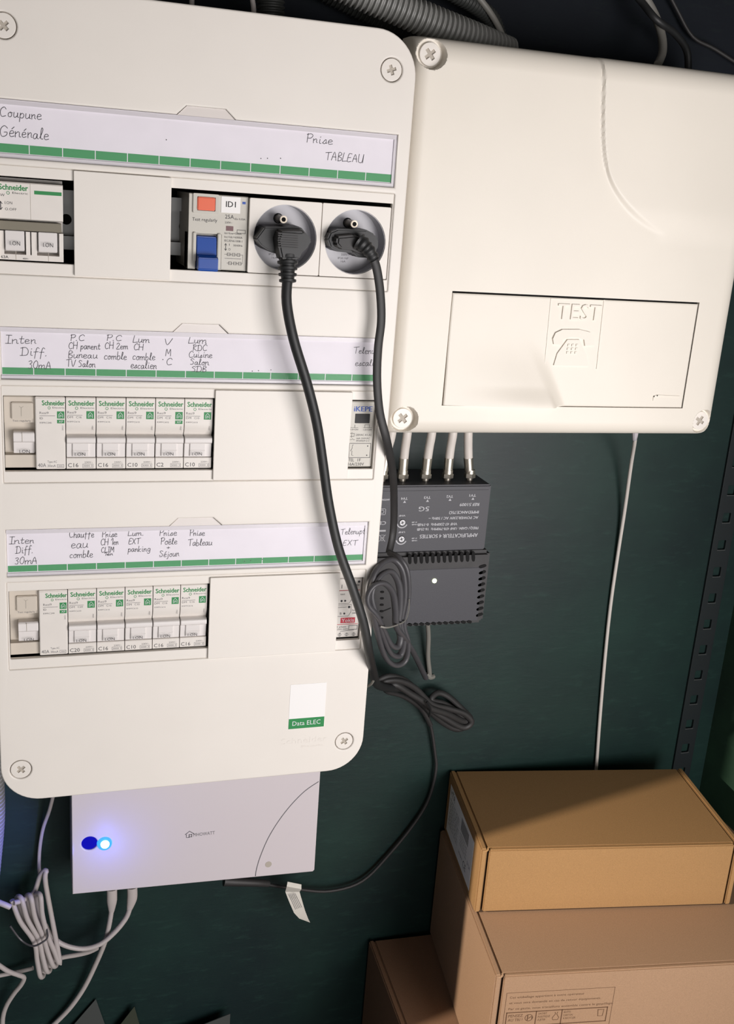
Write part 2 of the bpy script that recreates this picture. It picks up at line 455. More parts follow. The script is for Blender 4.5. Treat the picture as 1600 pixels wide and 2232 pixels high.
# ------------------------------------------------------------------ distribution board
PZ = (0.0, -125.0, -250.0)
pan = Thing('electrical_panel', 'tall white electrical panel with three rows of switches and handwritten label strips', 'electrical panel', (117.5, YW, -413))
holes = []
TAB = (99.4, 105.0, 128.0, 134.0)
def label_outline(z, e=0.0, zl=-2.7, zt=28.3):
    return [(-0.5 - e, z + zl - e), (234.5 + e, z + zl - e), (234.5 + e, z + zt + e), (TAB[3] + e, z + zt + e), (TAB[2] + e, z + 33.6 + e), (TAB[1] - e, z + 33.6 + e), (TAB[0] - e, z + zt + e), (-0.5 - e, z + zt + e)]
SCREWS = ((6.0, 65.2, 45), (227.3, 64.7, 20), (228.5, -389.4, 35), (4.8, -389.4, 40))
for z in PZ:
    holes.append(label_outline(z)[::-1])
    holes.append(rrect(-0.8, 235.2, z - 66.5, z - 6.5, 0.6, 2)[::-1])
for x, z, a in SCREWS: holes.append(circ(x, z, 6.9)[::-1])
cover = pan.part('cover', plate(rrect(-8, 243, -413, 87, 26, 12), holes, 0, 4.0, 1.0), 'white')
pan.part('enclosure_body', plate(rrect(-7.4, 242.2, -412.2, 86.2, 25, 10), [rrect(-4.4, 239.2, -409, 83, 22, 10)[::-1]], 4.2, YW, 0.0), 'white')
pan.part('back_plate', MB().box(-4, 239, 88, 92, -400, 75), 'dark')
mb = MB()
vs, fs, w0 = text_mesh('Schneider')
for t, x, z, h, wd in (('Schneider', 181.5, -387.6, 4.4, 34.0), ('Electric', 196.5, -391.4, 1.6, 16)):
    mb.text(t, (0, -0.12, 0), X3, Z3, x, z, h, wd)
pan.part('embossed_lettering', mb, 'white', cover, smooth=False)
# green tick marks and the pen writing of the three strips: (words, left px, base px, width px, capital mm)
HAND = [
 [('Coupure', 0, 253, 90, 5.2), ('G\u00e9n\u00e9rale', 0, 296, 106, 5.8), ('Prise', 667, 310, 58, 5.0), ('TABLEAU', 708, 348, 84, 4.6)],
 [('Inter', 12, 748, 66, 4.8), ('Diff.', 46, 775, 58, 4.8), ('30mA', 62, 803, 50, 4.6), ('P.C', 153, 742, 31, 3.4), ('CH parent', 150, 760, 68, 3.9), ('Bureau', 148, 780, 64, 4.2), ('TV Salon', 144, 799, 64, 4.2),
  ('P.C', 232, 742, 34, 3.4), ('CH 2em', 229, 760, 50, 3.9), ('comble', 227, 783, 49, 4.4), ('Lum', 290, 746, 36, 4.0), ('CH', 292, 763, 20, 3.6), ('comble', 289, 784, 49, 4.4), ('escalier', 285, 803, 56, 4.4),
  ('V', 358, 752, 15, 3.8), ('M', 361, 776, 12, 4.2), ('C', 363, 795, 12, 4.0), ('Lum', 411, 748, 38, 4.0), ('RDC', 420, 764, 31, 3.6), ('Cuisine', 412, 779, 50, 3.8), ('Salon', 415, 795, 40, 3.8), ('SDB', 418, 810, 31, 3.2),
  ('Telerupt', 770, 770, 62, 4.2), ('escalier', 774, 797, 56, 4.2)],
 [('Inter', 20, 1186, 54, 4.4), ('Diff.', 35, 1206, 38, 4.6), ('30mA', 33, 1230, 48, 4.4), ('Chauffe', 151, 1172, 54, 4.6), ('eau', 155, 1195, 36, 5.6), ('comble', 152, 1216, 50, 4.6), ('Prise', 222, 1171, 33, 4.2),
  ('CH 1er', 220, 1188, 38, 4.0), ('CLIM', 221, 1204, 28, 3.6), ('1er', 227, 1211, 19, 2.4), ('Lum.', 279, 1168, 35, 3.8), ('EXT', 281, 1186, 24, 3.6), ('parking', 279, 1203, 49, 4.0), ('Prise', 347, 1168, 38, 4.2),
  ('Po\u00eale', 350, 1187, 36, 4.4), ('+', 363, 1197, 8, 2.4), ('S\u00e9jour', 348, 1214, 42, 4.4), ('Prise', 413, 1168, 33, 4.0), ('Tableau', 409, 1190, 53, 4.4), ('Telerupt', 742, 1165, 53, 4.2), ('EXT', 748, 1189, 31, 3.8)],
]
for i, z in enumerate(PZ):
    fas = pan.part('row_fascia', plate(rrect(-0.8, 235.2, z - 66.5, z - 6.5, 0.6, 2), [rrect(0.2, 234.3, z - 59.3, z - 12.5, 0.4, 2)[::-1]], 0.7, 4.4, 0.5), 'white')
    rl = MB()
    rl.box(-3, 238, 46, 47.5, z - 47, z - 25).box(-3, 238, 38, 39.5, z - 53.5, z - 45.5).box(-3, 238, 38, 39.5, z - 26.5, z - 18.5)
    rl.box(-3, 238, 39.5, 47, z - 47, z - 45.5).box(-3, 238, 39.5, 47, z - 26.5, z - 25).box(-3, 238, 47.5, 88, z - 40, z - 32)
    r_ = pan.part('mounting_rail', rl, 'rail')
    hb = MB()
    for k in range(13): hb.cyl_y(39 + 18 * k - 36, z - 36, 3.2, 45.6, 45.9, 16)
    pan.part('rail_hole', hb, 'hole', r_)
    ls = pan.part('label_strip', MB().box(0, 234, 2.0, 2.4, z - 2.2, z + 27.6), 'paper')
    gm = MB()
    for k in range(13): gm.rect((0, 1.95, z), X3, Z3, 18 * k + 0.25, 18 * k + 17.75, 0.1, (4.8, 4.2, 4.2)[i])
    pan.part('green_marking', gm, 'green', ls, smooth=False)
    hw = MB()
    for s_, x, y, wd, cap in HAND[i]:
        a = px(x, y, 1.9); b = px(x + wd, y, 1.9)
        write(hw, s_, (a.x, 1.9, a.z), X3, Z3, cap, b.x - a.x)
    for q in range(4):
        hw.disc((0, 1.9, z), X3, Z3, (94, 150, 154, 162)[q], (14, 8, 8.4, 9)[q] - 3 * i, 0.35, 6)
    pan.part('pen_lettering', hw, 'ink', ls, smooth=False)
    cc = pan.part('clear_cover', plate(label_outline(z, -0.25, -2.6, 28.2), [], 0.25, 1.1, 0.1), 'clear')
    lp = MB().box(-0.2, 234.2, 1.15, 1.9, z + 25.4, z + 28.1).box(-0.2, 234.2, 1.15, 1.9, z - 2.5, z - 0.5).box(232.6, 234.3, 1.15, 1.9, z - 0.5, z + 25.4)
    pan.part('cover_lip', lp, 'lip', cc)
    tb = MB().prism_y([(TAB[0], z + 28.1), (TAB[3], z + 28.1), (TAB[2], z + 33.6), (TAB[1], z + 33.6)], 1.15, 3.9, .03)
    pan.part('finger_tab', tb, 'tab', cc)
    pan.part('strip_tray', MB().box(-.6, 234.6, 2.5, 3.9, z - 2.8, z + 28.2), 'white', ls)

def cross(x, z, r, w_, ang):
    a = math.radians(ang); out = []
    for k in range(4):
        for dx, dz in ((r, -w_), (r, w_), (w_, w_)):
            b = a + k * math.pi / 2
            out.append((x + dx * math.cos(b) - dz * math.sin(b), z + dx * math.sin(b) + dz * math.cos(b)))
    return out
def screw(thing, x, z, y, r, ang, w_=0.9, arm=2.9):
    o = thing.part('cover_screw', plate(circ(x, z, r), [cross(x, z, arm, w_, ang)[::-1]], y, y + 1.6, 0.3), 'white')
    thing.part('cross_slot', MB().cyl_y(x, z, arm + 0.6, y + 1.0, y + 1.5, 20), 'slot', o)
for x, z, a in SCREWS: screw(pan, x, z, 0.3, 6.45, a)
for x, z, a in SCREWS: pan.part('screw_well', MB().cyl_y(x, z, 7.6, 2.8, 3.6), 'beige')
# sticker: the square code is left out, the green foot stays
st = pan.part('sticker', MB().box(185.9, 212.2, -0.18, 0.02, -375.7, -340.8), 'sticker')
pan.part('green_band', MB().rect((0, -0.22, 0), X3, Z3, 186, 212.1, -375.6, -367.6), 'greend', st, smooth=False)
pan.part('lettering', MB().text('Data ELEC', (0, -0.26, 0), X3, Z3, 188.8, -373.1, 3.4, 20.6), 'whitep', st, smooth=False)

# ------------------------------------------------------------------ modules
ZB = -60.0    # local z=0 of a module in its row
def icon(mb, mw, x0, x1, z0, z1, y):
    mb.rect((0, y, 0), X3, Z3, x0, x1, z0, z1)
    w_ = x1 - x0; h = z1 - z0
    mw.strip([(x0 + w_ * .24, z0 + h * .16), (x0 + w_ * .24, z0 + h * .55), (x0 + w_ * .5, z0 + h * .86), (x0 + w_ * .78, z0 + h * .55), (x0 + w_ * .78, z0 + h * .16)], (0, y - .03, 0), X3, Z3, .3)
    mw.strip([(x0 + w_ * .42, z0 + h * .2), (x0 + w_ * .42, z0 + h * .46), (x0 + w_ * .56, z0 + h * .5), (x0 + w_ * .6, z0 + h * .3)], (0, y - .03, 0), X3, Z3, .28)

def maker(green, grey, x0, x1, z, y, cap):
    """the maker's word mark with its looped g and the small second word"""
    green.text('Schneider', (0, y, 0), X3, Z3, x0, z, cap, x1 - x0)
    for n_, (a_, b_) in enumerate(((.16, 0), (-.08, .08), (.08, -.08))): green.text('Schneider', (0, y - .015 * (n_ + 1), 0), X3, Z3, x0 + a_, z + b_, cap, x1 - x0)
    wd = x1 - x0
    green.strip([(x0 + wd * (.31 + .05 * math.cos(a)), z - cap * .55 + cap * .28 * math.sin(a)) for a in [2 * math.pi * i / 10 for i in range(11)]], (0, y, 0), X3, Z3, .28)
    grey.text('Electric', (0, y, 0), X3, Z3, x0 + wd * .46, z - cap * .66, cap * .36, wd * .54)

def breaker_proto(rating, double=False):
    t = Thing('circuit_breaker', 'x', 'circuit breaker', (0, 0, ZF), 'circuit breakers of the panel')
    t.loc = (0, 0, 0)
    prof = [(60, 46.6), (3.2, 46.6), (2.6, 46.0), (2.6, 31), (2.8, 28.5), (3.5, 26), (5.0, 24), (5.6, 22.6), (6.0, 22.4), (6.0, 8.8), (3.0, 8.6), (2.6, 8.2), (2.6, 2.0), (3.1, 1.5), (60, 1.5)]
    t.part('body', MB().prism_x(prof, 0.3, 17.8), 'module')
    tg = MB().prism_x([(5.9, 22.7), (2.2, 22.4), (0.8, 21.6), (0.4, 20.4), (0.6, 18.8), (1.4, 18.1), (2.6, 17.6), (3.4, 8.9), (5.9, 8.9)], 0.45, 17.65)
    tg.prism_x([(5, 18.0), (1.5, 18.0), (2.0, 13.6), (1.7, 13.4), (2.2, 9.4), (5, 9.4)], 3.9, 13.4)
    tgo = t.part('toggle', tg, 'toggle', bevel=0.15)
    gl = MB().text('I.ON', (0, 2.0, 0), X3, (0, -.13, 1), 5.2, 10.4, 2.0, 6.2)
    t.part('toggle_lettering', gl, 'printd', tgo, smooth=False)
    gr, gy, wt, dk = MB(), MB(), MB(), MB()
    y = 2.54
    maker(gr, gy, 1.8, 17.1, 41.5, y, 3.0)
    icon(gr, wt, 12.3, 16.9, 33.3, 38.1, y)
    if double:
        gr.rect((0, y, 0), X3, Z3, 12.3, 16.9, 30.4, 32.6); wt.text('XP', (0, y - .03, 0), X3, Z3, 13.2, 30.9, 1.3, 2.8)
    gy.text('Resi9', (0, y, 0), X3, Z3, 1.1, 36.5, 1.5, 5.2)
    gy.strip([(1.1, 35.5), (9.8, 35.5)], (0, y, 0), X3, Z3, .22)
    gy.text('DM', (0, y, 0), X3, Z3, 1.1, 33.6, 1.3, 3.2); gy.text(rating, (0, y, 0), X3, Z3, 6.2, 33.6, 1.3, 3.2)
    gy.text('R9PFC6' + rating[1:].zfill(2), (0, y, 0), X3, Z3, 1.1, 31.0, .9, 7.3)
    gy.text('2021', (0, y, 0), (0, 0, 1), (-1, 0, 0), 26.2, -16.3, .7, 2.6)
    dk.text(rating, (0, y, 0), X3, Z3, 1.1, 2.7, 2.5, 6.2 if len(rating) > 2 else 4.4)
    gy.text('230V~', (0, y, 0), X3, Z3, 11.0, 5.2, 1.1, 5.0)
    gy.frame((0, y, 0), X3, Z3, 9.9, 16.2, 2.4, 4.6, .18); gy.text('3000 3', (0, y, 0), X3, Z3, 10.3, 2.9, 1.2, 5.4)
    t.part('green_lettering', gr, 'greend', smooth=False); t.part('grey_lettering', gy, 'print', smooth=False)
    t.part('white_lettering', wt, 'whitep', smooth=False); t.part('rating_lettering', dk, 'printd', smooth=False)
    return t.o

protos, used = {}, set()
ROWS = [(1, ['C16', 'C16', 'C10', 'C2', 'C10'], ['bedroom and office sockets', 'attic bedroom sockets', 'attic and stair lights', 'ventilation', 'ground floor lights']),
        (2, ['C20', 'C16', 'C10', 'C16', 'C16'], ['water heater', 'bedroom and air conditioning sockets', 'outdoor lights', 'stove and living room sockets', 'panel socket'])]
PLACE = ['just right of the 40A switch', 'second from the 40A switch', 'middle of the five', 'fourth from the 40A switch', 'beside the blank plate']
for r, rat, words in ROWS:
    for k, q in enumerate(rat):
        if q not in protos: protos[q] = breaker_proto(q, q == 'C2')
        o = protos[q] if q not in used else copy_tree(protos[q])
        used.add(q)
        o.location = W((36 + 18 * k, 0, ZB - 125 * r))
        o['label'] = 'white %s breaker in the %s row, %s' % (q, ('', 'middle', 'bottom')[r], PLACE[k])

def rcd():
    t = Thing('residual_current_switch', 'x', 'switch', (0, 0, ZF), 'wide 40A switches at the row starts')
    t.loc = (0, 0, 0)
    b = MB().prism_x([(60, 46.6), (6.2, 46.6), (5.4, 45.8), (5.4, 30.2), (10, 29.6), (10, 10.4), (5.6, 9.8), (5.4, 1.9), (60, 1.5)], 0.4, 18.4)
    t.part('body', b, 'beige')
    b2 = MB().prism_x([(60, 46.7), (3.2, 46.7), (2.5, 46.0), (2.5, 2.0), (3.0, 1.4), (60, 1.4)], 18.4, 35.8)
    t.part('front_cover', b2, 'module', bevel=0.8)
    bt = t.part('test_button', MB().box(4.7, 17.2, 3.6, 8, 32.4, 42.7), 'beige', bevel=.4)
    e = MB().strip([(10.4, 34.6), (10.4, 39.6), (9.4, 40.4)], (0, 3.54, 0), X3, Z3, .4).strip([(10.4, 39.6), (11.6, 40.4)], (0, 3.54, 0), X3, Z3, .3)
    t.part('engraved_mark', e, 'slot', bt, smooth=False)
    g = MB().prism_x([(9.8, 24.6), (4.6, 24.6), (3.6, 23.8), (3.4, 19.0), (4.4, 18.0), (5.6, 17.6), (6.4, 10.8), (9.8, 10.8)], 5.4, 17.7)
    to = t.part('toggle', g, 'toggle', bevel=.2)
    t.part('toggle_groove', MB().box(10.4, 10.7, 3.3, 4.2, 18.6, 24.2), 'slot', to)
    t.part('toggle_lettering', MB().text('I.ON', (0, 5.6, 0), X3, (0, -.12, 1), 8.8, 11.4, 2.0, 6.0), 'printd', to, smooth=False)
    gr, gy, wt = MB(), MB(), MB(); y = 2.44
    maker(gr, gy, 22.4, 35.5, 41.5, y, 2.9)
    icon(gr, wt, 31.0, 35.3, 33.4, 37.8, y)
    gr.rect((0, y, 0), X3, Z3, 31.0, 35.3, 30.4, 32.6); wt.text('XP', (0, y - .03, 0), X3, Z3, 31.9, 30.9, 1.3, 2.6)
    gy.text('Resi9', (0, y, 0), X3, Z3, 20.9, 36.1, 1.4, 5.2); gy.strip([(20.9, 35.0), (29.8, 35.0)], (0, y, 0), X3, Z3, .22)
    gy.text('ID', (0, y, 0), X3, Z3, 20.9, 32.8, 1.3, 1.9); gy.text('R9PRC240', (0, y, 0), X3, Z3, 20.9, 30.2, 1.0, 6.9)
    gy.text('2021', (0, y, 0), (0, 0, 1), (-1, 0, 0), 26.0, -34.6, .8, 3.0)
    gy.text('40A', (0, y, 0), X3, Z3, 19.4, 2.9, 2.3, 4.8); gy.text('30mA', (0, y, 0), X3, Z3, 25.0, 2.9, 1.5, 4.9); gy.text('Type AC', (0, y, 0), X3, Z3, 25.0, 5.6, 1.3, 5.6)
    gy.frame((0, y, 0), X3, Z3, 30.8, 34.6, 2.7, 4.4, .2).strip([(31.6, 3.5), (33.8, 3.5)], (0, y, 0), X3, Z3, .3)
    gy.text('Test regularly', (0, 5.35, 0), X3, Z3, 5.2, 30.7, 1.1, 10.6)
    t.part('green_lettering', gr, 'greend', smooth=False); t.part('grey_lettering', gy, 'print', smooth=False); t.part('white_lettering', wt, 'whitep', smooth=False)
    return t.o
a = rcd()
for r, nm in ((1, 'middle'), (2, 'bottom')):
    o = a if r == 1 else copy_tree(a)
    o.location = W((0, 0, ZB - 125 * r))
    o['label'] = 'wide white 40A switch with square test button at the start of the %s row' % nm

# main isolator of the top row
t = Thing('main_switch', 'white two-pole main switch with two I.ON paddles in the top row', 'switch', (18, 30, -60))
z0 = -60
t.part('body', MB().prism_x([(60, z0 + 46.6), (14, z0 + 46.6), (14, z0 + 44.8), (3.4, z0 + 44.6), (2.8, z0 + 44), (2.8, z0 + 24.6), (4, z0 + 24), (12, z0 + 23.6), (12, z0 + 5.4), (3, z0 + 4.6), (2.8, z0 + 1.5), (60, z0 + 1.5)], 0.2, 35.9), 'module')
t.part('tie_bar', MB().prism_x([(9, z0 + 23.2), (3.4, z0 + 23.0), (2.2, z0 + 18.2), (9, z0 + 17.6)], 0.2, 34.8), 'tie', bevel=.2)
chk = MB()
for x in (0.2, 15.2, 18.2, 33.6): chk.box(x, x + (3.0 if x in (0.2, 18.2) else 2.3), 2.9, 12, z0 + 4.6, z0 + 17.6)
t.part('cheek', chk, 'module')
pd = []
for x in (3.9, 22.0):
    p = t.part('paddle', MB().prism_x([(11.9, z0 + 17.9), (1.2, z0 + 17.9), (0.6, z0 + 7.4), (1.2, z0 + 6.8), (11.9, z0 + 6.2)], x, x + 10.4), 'toggle', bevel=.25)
    t.part('paddle_lettering', MB().text('I.ON', (0, 0.62, 0), X3, (0, 0.03, 1), x + 2.5, z0 + 9.9, 2.3, 5.6), 'printd', p, smooth=False)
dl = MB().box(9.4, 9.65, 2.7, 3, z0 + 1.6, z0 + 6.6).box(27.4, 27.65, 2.7, 3, z0 + 1.6, z0 + 6.6).box(18, 18.2, 2.7, 3, z0 + 24.6, z0 + 44.4)
t.part('joint', dl, 'slot')
gr, gy = MB(), MB(); y = 2.74
maker(gr, gy, 1.2, 16.8, z0 + 40.1, y, 3.0)
gr.rect((0, y, 0), X3, Z3, 20.2, 35.2, z0 + 38.6, z0 + 40.6)
gy.text('SW', (0, y, 0), X3, Z3, 0.8, z0 + 36.4, 1.4, 3.4); gy.text('I.ON', (0, y, 0), X3, Z3, 4.2, z0 + 32.3, 1.5, 4.0); gy.text('O.OFF', (0, y, 0), X3, Z3, 4.2, z0 + 28.9, 1.4, 6.2)
gy.strip([(1.9, z0 + 29.2), (1.9, z0 + 33.4)], (0, y, 0), X3, Z3, .5).strip([(1.1, z0 + 32.4), (1.9, z0 + 33.6), (2.7, z0 + 32.4)], (0, y, 0), X3, Z3, .4).strip([(1.1, z0 + 30.2), (1.9, z0 + 29), (2.7, z0 + 30.2)], (0, y, 0), X3, Z3, .4)
gy.text('63A', (0, y, 0), X3, Z3, 1.4, z0 + 2.2, 1.5, 4.0); gy.text('400V~', (0, y, 0), X3, Z3, 13.2, z0 + 2.0, .9, 3.4)
flat(gr, 'green_lettering', 'greend', t); flat(gy, 'grey_lettering', 'printd', t)

# differential switch ID1
t = Thing('differential_switch', 'grey differential switch with orange test button, blue lever and ID1 sticker', 'switch', (126, 30, -60))
x0, z0, y = 108.0, -60.0, 3.9
t.part('body', MB().prism_x([(60, z0 + 45.4), (4.6, z0 + 45.4), (4.0, z0 + 44.9), (4.0, z0 + 22.6), (8, z0 + 22.2), (8, z0 + 1.6), (60, z0 + 1.2)], x0 + .2, x0 + 20.2).prism_x([(60, z0 + 45.4), (4.6, z0 + 45.4), (4.0, z0 + 44.9), (4.0, z0 + 2.0), (4.4, z0 + 1.4), (60, z0 + 1.2)], x0 + 20.2, x0 + 35.8).box(x0 + .2, x0 + 4.6, 4.0, 20, z0 + 1.3, z0 + 22.6).box(x0 + 17.9, x0 + 20.4, 4.0, 20, z0 + 1.3, z0 + 22.6), 'greymod')
fr = plate(rrect(x0 + 2.4, x0 + 17.8, z0 + 34.2, z0 + 45.6, .6, 2), [rrect(x0 + 4.8, x0 + 15.8, z0 + 35.8, z0 + 43.8, .4, 2)[::-1]], 2.9, 4.2, .2)
t.part('button_frame', fr, 'greymod')
t.part('test_button', MB().box(x0 + 5.0, x0 + 15.6, 2.4, 6, z0 + 36, z0 + 43.6), 'orange', bevel=.5)
lr = MB().box(x0 + 2.8, x0 + 4.8, 2.6, 6, z0 + 6, z0 + 23).box(x0 + 17.7, x0 + 19.9, 2.6, 6, z0 + 6, z0 + 23)
t.part('lever_guard', lr, 'greymod', bevel=.4)
lv = MB().prism_x([(7.9, z0 + 21.4), (4.4, z0 + 21.0), (3.6, z0 + 20.4), (2.6, z0 + 10.4), (-3.4, z0 + 9.4), (-5.0, z0 + 8.6), (-5.4, z0 + 2.2), (-4.6, z0 + 1.0), (7.9, z0 + 1.6)], x0 + 5.2, x0 + 17.2)
t.part('lever', lv, 'blue', bevel=.4)
sk = t.part('sticker', MB().box(x0 + 19.4, x0 + 31.0, 3.7, 4.0, z0 + 35.4, z0 + 44.8), 'sticker')
t.part('sticker_lettering', MB().text('ID1', (0, 3.66, 0), X3, Z3, x0 + 22.2, z0 + 38.8, 3.3, 5.9).text('ID1', (0, 3.64, 0), X3, Z3, x0 + 22.35, z0 + 38.8, 3.3, 5.9), 'blackp', sk, smooth=False)
t.part('indicator_window', MB().box(x0 + 22.8, x0 + 27.2, 3.8, 4.2, z0 + 24.9, z0 + 27.7), 'maroon')
gy = MB()
gy.text('25A', (0, y, 0), X3, Z3, x0 + 22, z0 + 32.0, 2.3, 5.4); gy.text('I\u0394n 0.03A', (0, y, 0), X3, Z3, x0 + 27.8, z0 + 31.6, 1.1, 6.6); gy.text('230V~', (0, y, 0), X3, Z3, x0 + 22, z0 + 29.2, 1.1, 4.4)
gy.text('Test regularly', (0, y, 0), X3, Z3, x0 + 2.3, z0 + 29.6, 1.9, 15)
gy.text('Im=Icw=500A', (0, y, 0), X3, Z3, x0 + 22, z0 + 22.9, 1.2, 10.4); gy.text('Inc=Idc=6000A', (0, y, 0), X3, Z3, x0 + 22, z0 + 20.7, 1.2, 11); gy.text('IEC/EN61008-1', (0, y, 0), X3, Z3, x0 + 22, z0 + 18.5, 1.2, 11)
gy.text('I', (0, y, 0), X3, Z3, x0 + 25, z0 + 16.2, 1.2, .3); gy.text('O', (0, y, 0), X3, Z3, x0 + 24.6, z0 + 13.4, 1.3, 1.3); gy.text('50/60Hz', (0, y, 0), X3, Z3, x0 + 27.6, z0 + 16.0, 1.1, 5.6)
gy.strip([(x0 + 22.9, z0 + 13.4), (x0 + 22.9, z0 + 17.2)], (0, y, 0), X3, Z3, .35).strip([(x0 + 22.3, z0 + 16.4), (x0 + 22.9, z0 + 17.4), (x0 + 23.5, z0 + 16.4)], (0, y, 0), X3, Z3, .3).strip([(x0 + 22.3, z0 + 14.2), (x0 + 22.9, z0 + 13.2), (x0 + 23.5, z0 + 14.2)], (0, y, 0), X3, Z3, .3)
gy.frame((0, y, 0), X3, Z3, x0 + 29.6, x0 + 34.6, z0 + 23.8, z0 + 25.8, .25)
for q, (a_, b_) in enumerate(((24, 10.2), (27, 10.2), (30, 10.2), (25, 5.0), (28, 5.0), (31, 5.0))): gy.frame((0, y, 0), X3, Z3, x0 + a_, x0 + a_ + 1.8, z0 + b_, z0 + b_ + 1.6, .22)
gy.strip([(x0 + 22.4, z0 + 11), (x0 + 33.6, z0 + 11)], (0, y, 0), X3, Z3, .2).strip([(x0 + 22.6, z0 + 8.6), (x0 + 32.6, z0 + 8.6)], (0, y, 0), X3, Z3, .2).strip([(x0 + 24, z0 + 5.8), (x0 + 33.6, z0 + 5.8), (x0 + 33.6, z0 + 11)], (0, y, 0), X3, Z3, .2)
flat(gy, 'grey_lettering', 'printd', t)
bl = MB().rect((0, y, 0), X3, Z3, x0 + 32.2, x0 + 34.2, z0 + 41.0, z0 + 42.4)
flat(bl, 'blue_lettering', 'bluep', t)

# latching relay, middle row
t = Thing('latching_relay', 'pale grey relay with black window and blue lettering ending the middle row', 'relay', (225, 30, -185))
x0, z0, y = 216.2, -185.0, 3.4
t.part('body', MB().prism_x([(60, z0 + 46.2), (4.1, z0 + 46.2), (3.5, z0 + 45.6), (3.5, z0 + 1.9), (4, z0 + 1.3), (60, z0 + 1.2)], x0 + .3, x0 + 17.8), 'greymod')
t.part('black_window', plate(rrect(x0 + 4.4, x0 + 14.6, z0 + 31.4, z0 + 37.8, .3, 2), [], 3.2, 4.5, .15), 'blackp')
b1 = MB().text('iKEPE', (0, y, 0), X3, Z3, x0 + 3.2, z0 + 39.4, 3.4, 12.6).text('iKEPE', (0, y - .02, 0), X3, Z3, x0 + 3.5, z0 + 39.4, 3.4, 12.6)
flat(b1, 'blue_lettering', 'bluep', t)
g = MB()
g.strip([(x0 + 1.6, z0 + 28.4), (x0 + 7.0, z0 + 28.4)], (0, y, 0), X3, Z3, .2).strip([(x0 + 4.6, z0 + 28.4), (x0 + 4.6, z0 + 30.2)], (0, y, 0), X3, Z3, .25)
g.frame((0, y, 0), X3, Z3, x0 + 11.6, x0 + 14.8, z0 + 28.4, z0 + 30.4, .2).strip([(x0 + 10.6, z0 + 28.4), (x0 + 16.4, z0 + 28.4)], (0, y, 0), X3, Z3, .2)
g.text('1.0=ON', (0, y, 0), X3, Z3, x0 + 1.8, z0 + 26.6, 1.0, 5.2); g.text('1.0=OFF', (0, y, 0), X3, Z3, x0 + 10.6, z0 + 26.4, 1.0, 6)
g.frame((0, y, 0), X3, Z3, x0 + 1.2, x0 + 4.6, z0 + 22.4, z0 + 24.4, .2).strip([(x0 + 2.9, z0 + 21.6), (x0 + 2.9, z0 + 25.2)], (0, y, 0), X3, Z3, .2)
g.text('230VAC A1-A2', (0, y, 0), X3, Z3, x0 + 5.6, z0 + 22.8, 1.3, 11); g.text('16A 250VAC', (0, y, 0), X3, Z3, x0 + 6.4, z0 + 20.5, 1.1, 9.4); g.text('EN60669-2-2', (0, y, 0), X3, Z3, x0 + 6.4, z0 + 18.9, 1.0, 9.0)
g.strip([(x0 + 1.4, z0 + 20.2), (x0 + 3.0, z0 + 20.2), (x0 + 3.8, z0 + 20.9)], (0, y, 0), X3, Z3, .2).strip([(x0 + 4.0, z0 + 20.2), (x0 + 5.2, z0 + 20.2)], (0, y, 0), X3, Z3, .2)
g.frame((0, y, 0), X3, Z3, x0 + 1.8, x0 + 16.6, z0 + 7.8, z0 + 17.6, .3)
g.strip([(x0 + 4.4, z0 + 16.6), (x0 + 3.8, z0 + 16.0), (x0 + 3.8, z0 + 14.2), (x0 + 2.8, z0 + 12.4)], (0, y, 0), X3, Z3, .25).strip([(x0 + 3.8, z0 + 12.4), (x0 + 3.8, z0 + 9.4), (x0 + 4.8, z0 + 9.4)], (0, y, 0), X3, Z3, .25)
g.disc((0, y, 0), X3, Z3, x0 + 14.6, z0 + 15.8, .45).disc((0, y, 0), X3, Z3, x0 + 14.4, z0 + 9.4, .45)
g.text('TEL', (0, y, 0), X3, Z3, x0 + 1.8, z0 + 5.2, 2.0, 3.9); g.text('1F', (0, y, 0), X3, Z3, x0 + 8.2, z0 + 5.2, 2.0, 2.2); g.text('16A/230V', (0, y, 0), X3, Z3, x0 + 1.8, z0 + 2.3, 2.0, 11)
flat(g, 'grey_lettering', 'printd', t)

# impulse relay, bottom row
t = Thing('impulse_relay', 'white relay with red logo box ending the bottom row, behind the black cable', 'relay', (225, 30, -310))
x0, z0, y = 216.2, -310.0, 3.2
t.part('body', MB().prism_x([(60, z0 + 46.2), (3.9, z0 + 46.2), (3.3, z0 + 45.6), (3.3, z0 + 2.4), (3.8, z0 + 1.8), (60, z0 + 1.8)], x0 + .3, x0 + 17.6), 'module')
g, rd, wh = MB(), MB(), MB()
rd.rect((0, y, 0), X3, Z3, x0 + 4.0, x0 + 14.6, z0 + 12.8, z0 + 16.8)
wh.text('Yokis', (0, y - .04, 0), X3, Z3, x0 + 4.8, z0 + 13.5, 2.6, 9.0)
rd.strip([(x0 + 1.8, z0 + 11.8), (x0 + 16.6, z0 + 11.8)], (0, y, 0), X3, Z3, .35).strip([(x0 + 1.4, z0 + 37.4), (x0 + 16.4, z0 + 37.4)], (0, y, 0), X3, Z3, .4)
for zz, hh in ((27.6, 9.6), (18.0, 8.6)):
    g.strip([(x0 + 1.2, z0 + zz), (x0 + 1.2, z0 + zz + hh), (x0 + 11.2, z0 + zz + hh), (x0 + 11.2, z0 + zz + 3), (x0 + 9.4, z0 + zz), (x0 + 1.2, z0 + zz)], (0, y, 0), X3, Z3, .25)
    g.disc((0, y, 0), X3, Z3, x0 + 6.4, z0 + zz + 2.0, .75)
g.text('test', (0, y, 0), X3, Z3, x0 + 2.6, z0 + 34.0, 1.5, 3.4); g.text('connect', (0, y, 0), X3, Z3, x0 + 1.6, z0 + 24.4, 1.3, 6.2); g.disc((0, y, 0), X3, Z3, x0 + 9.6, z0 + 24.8, .95)
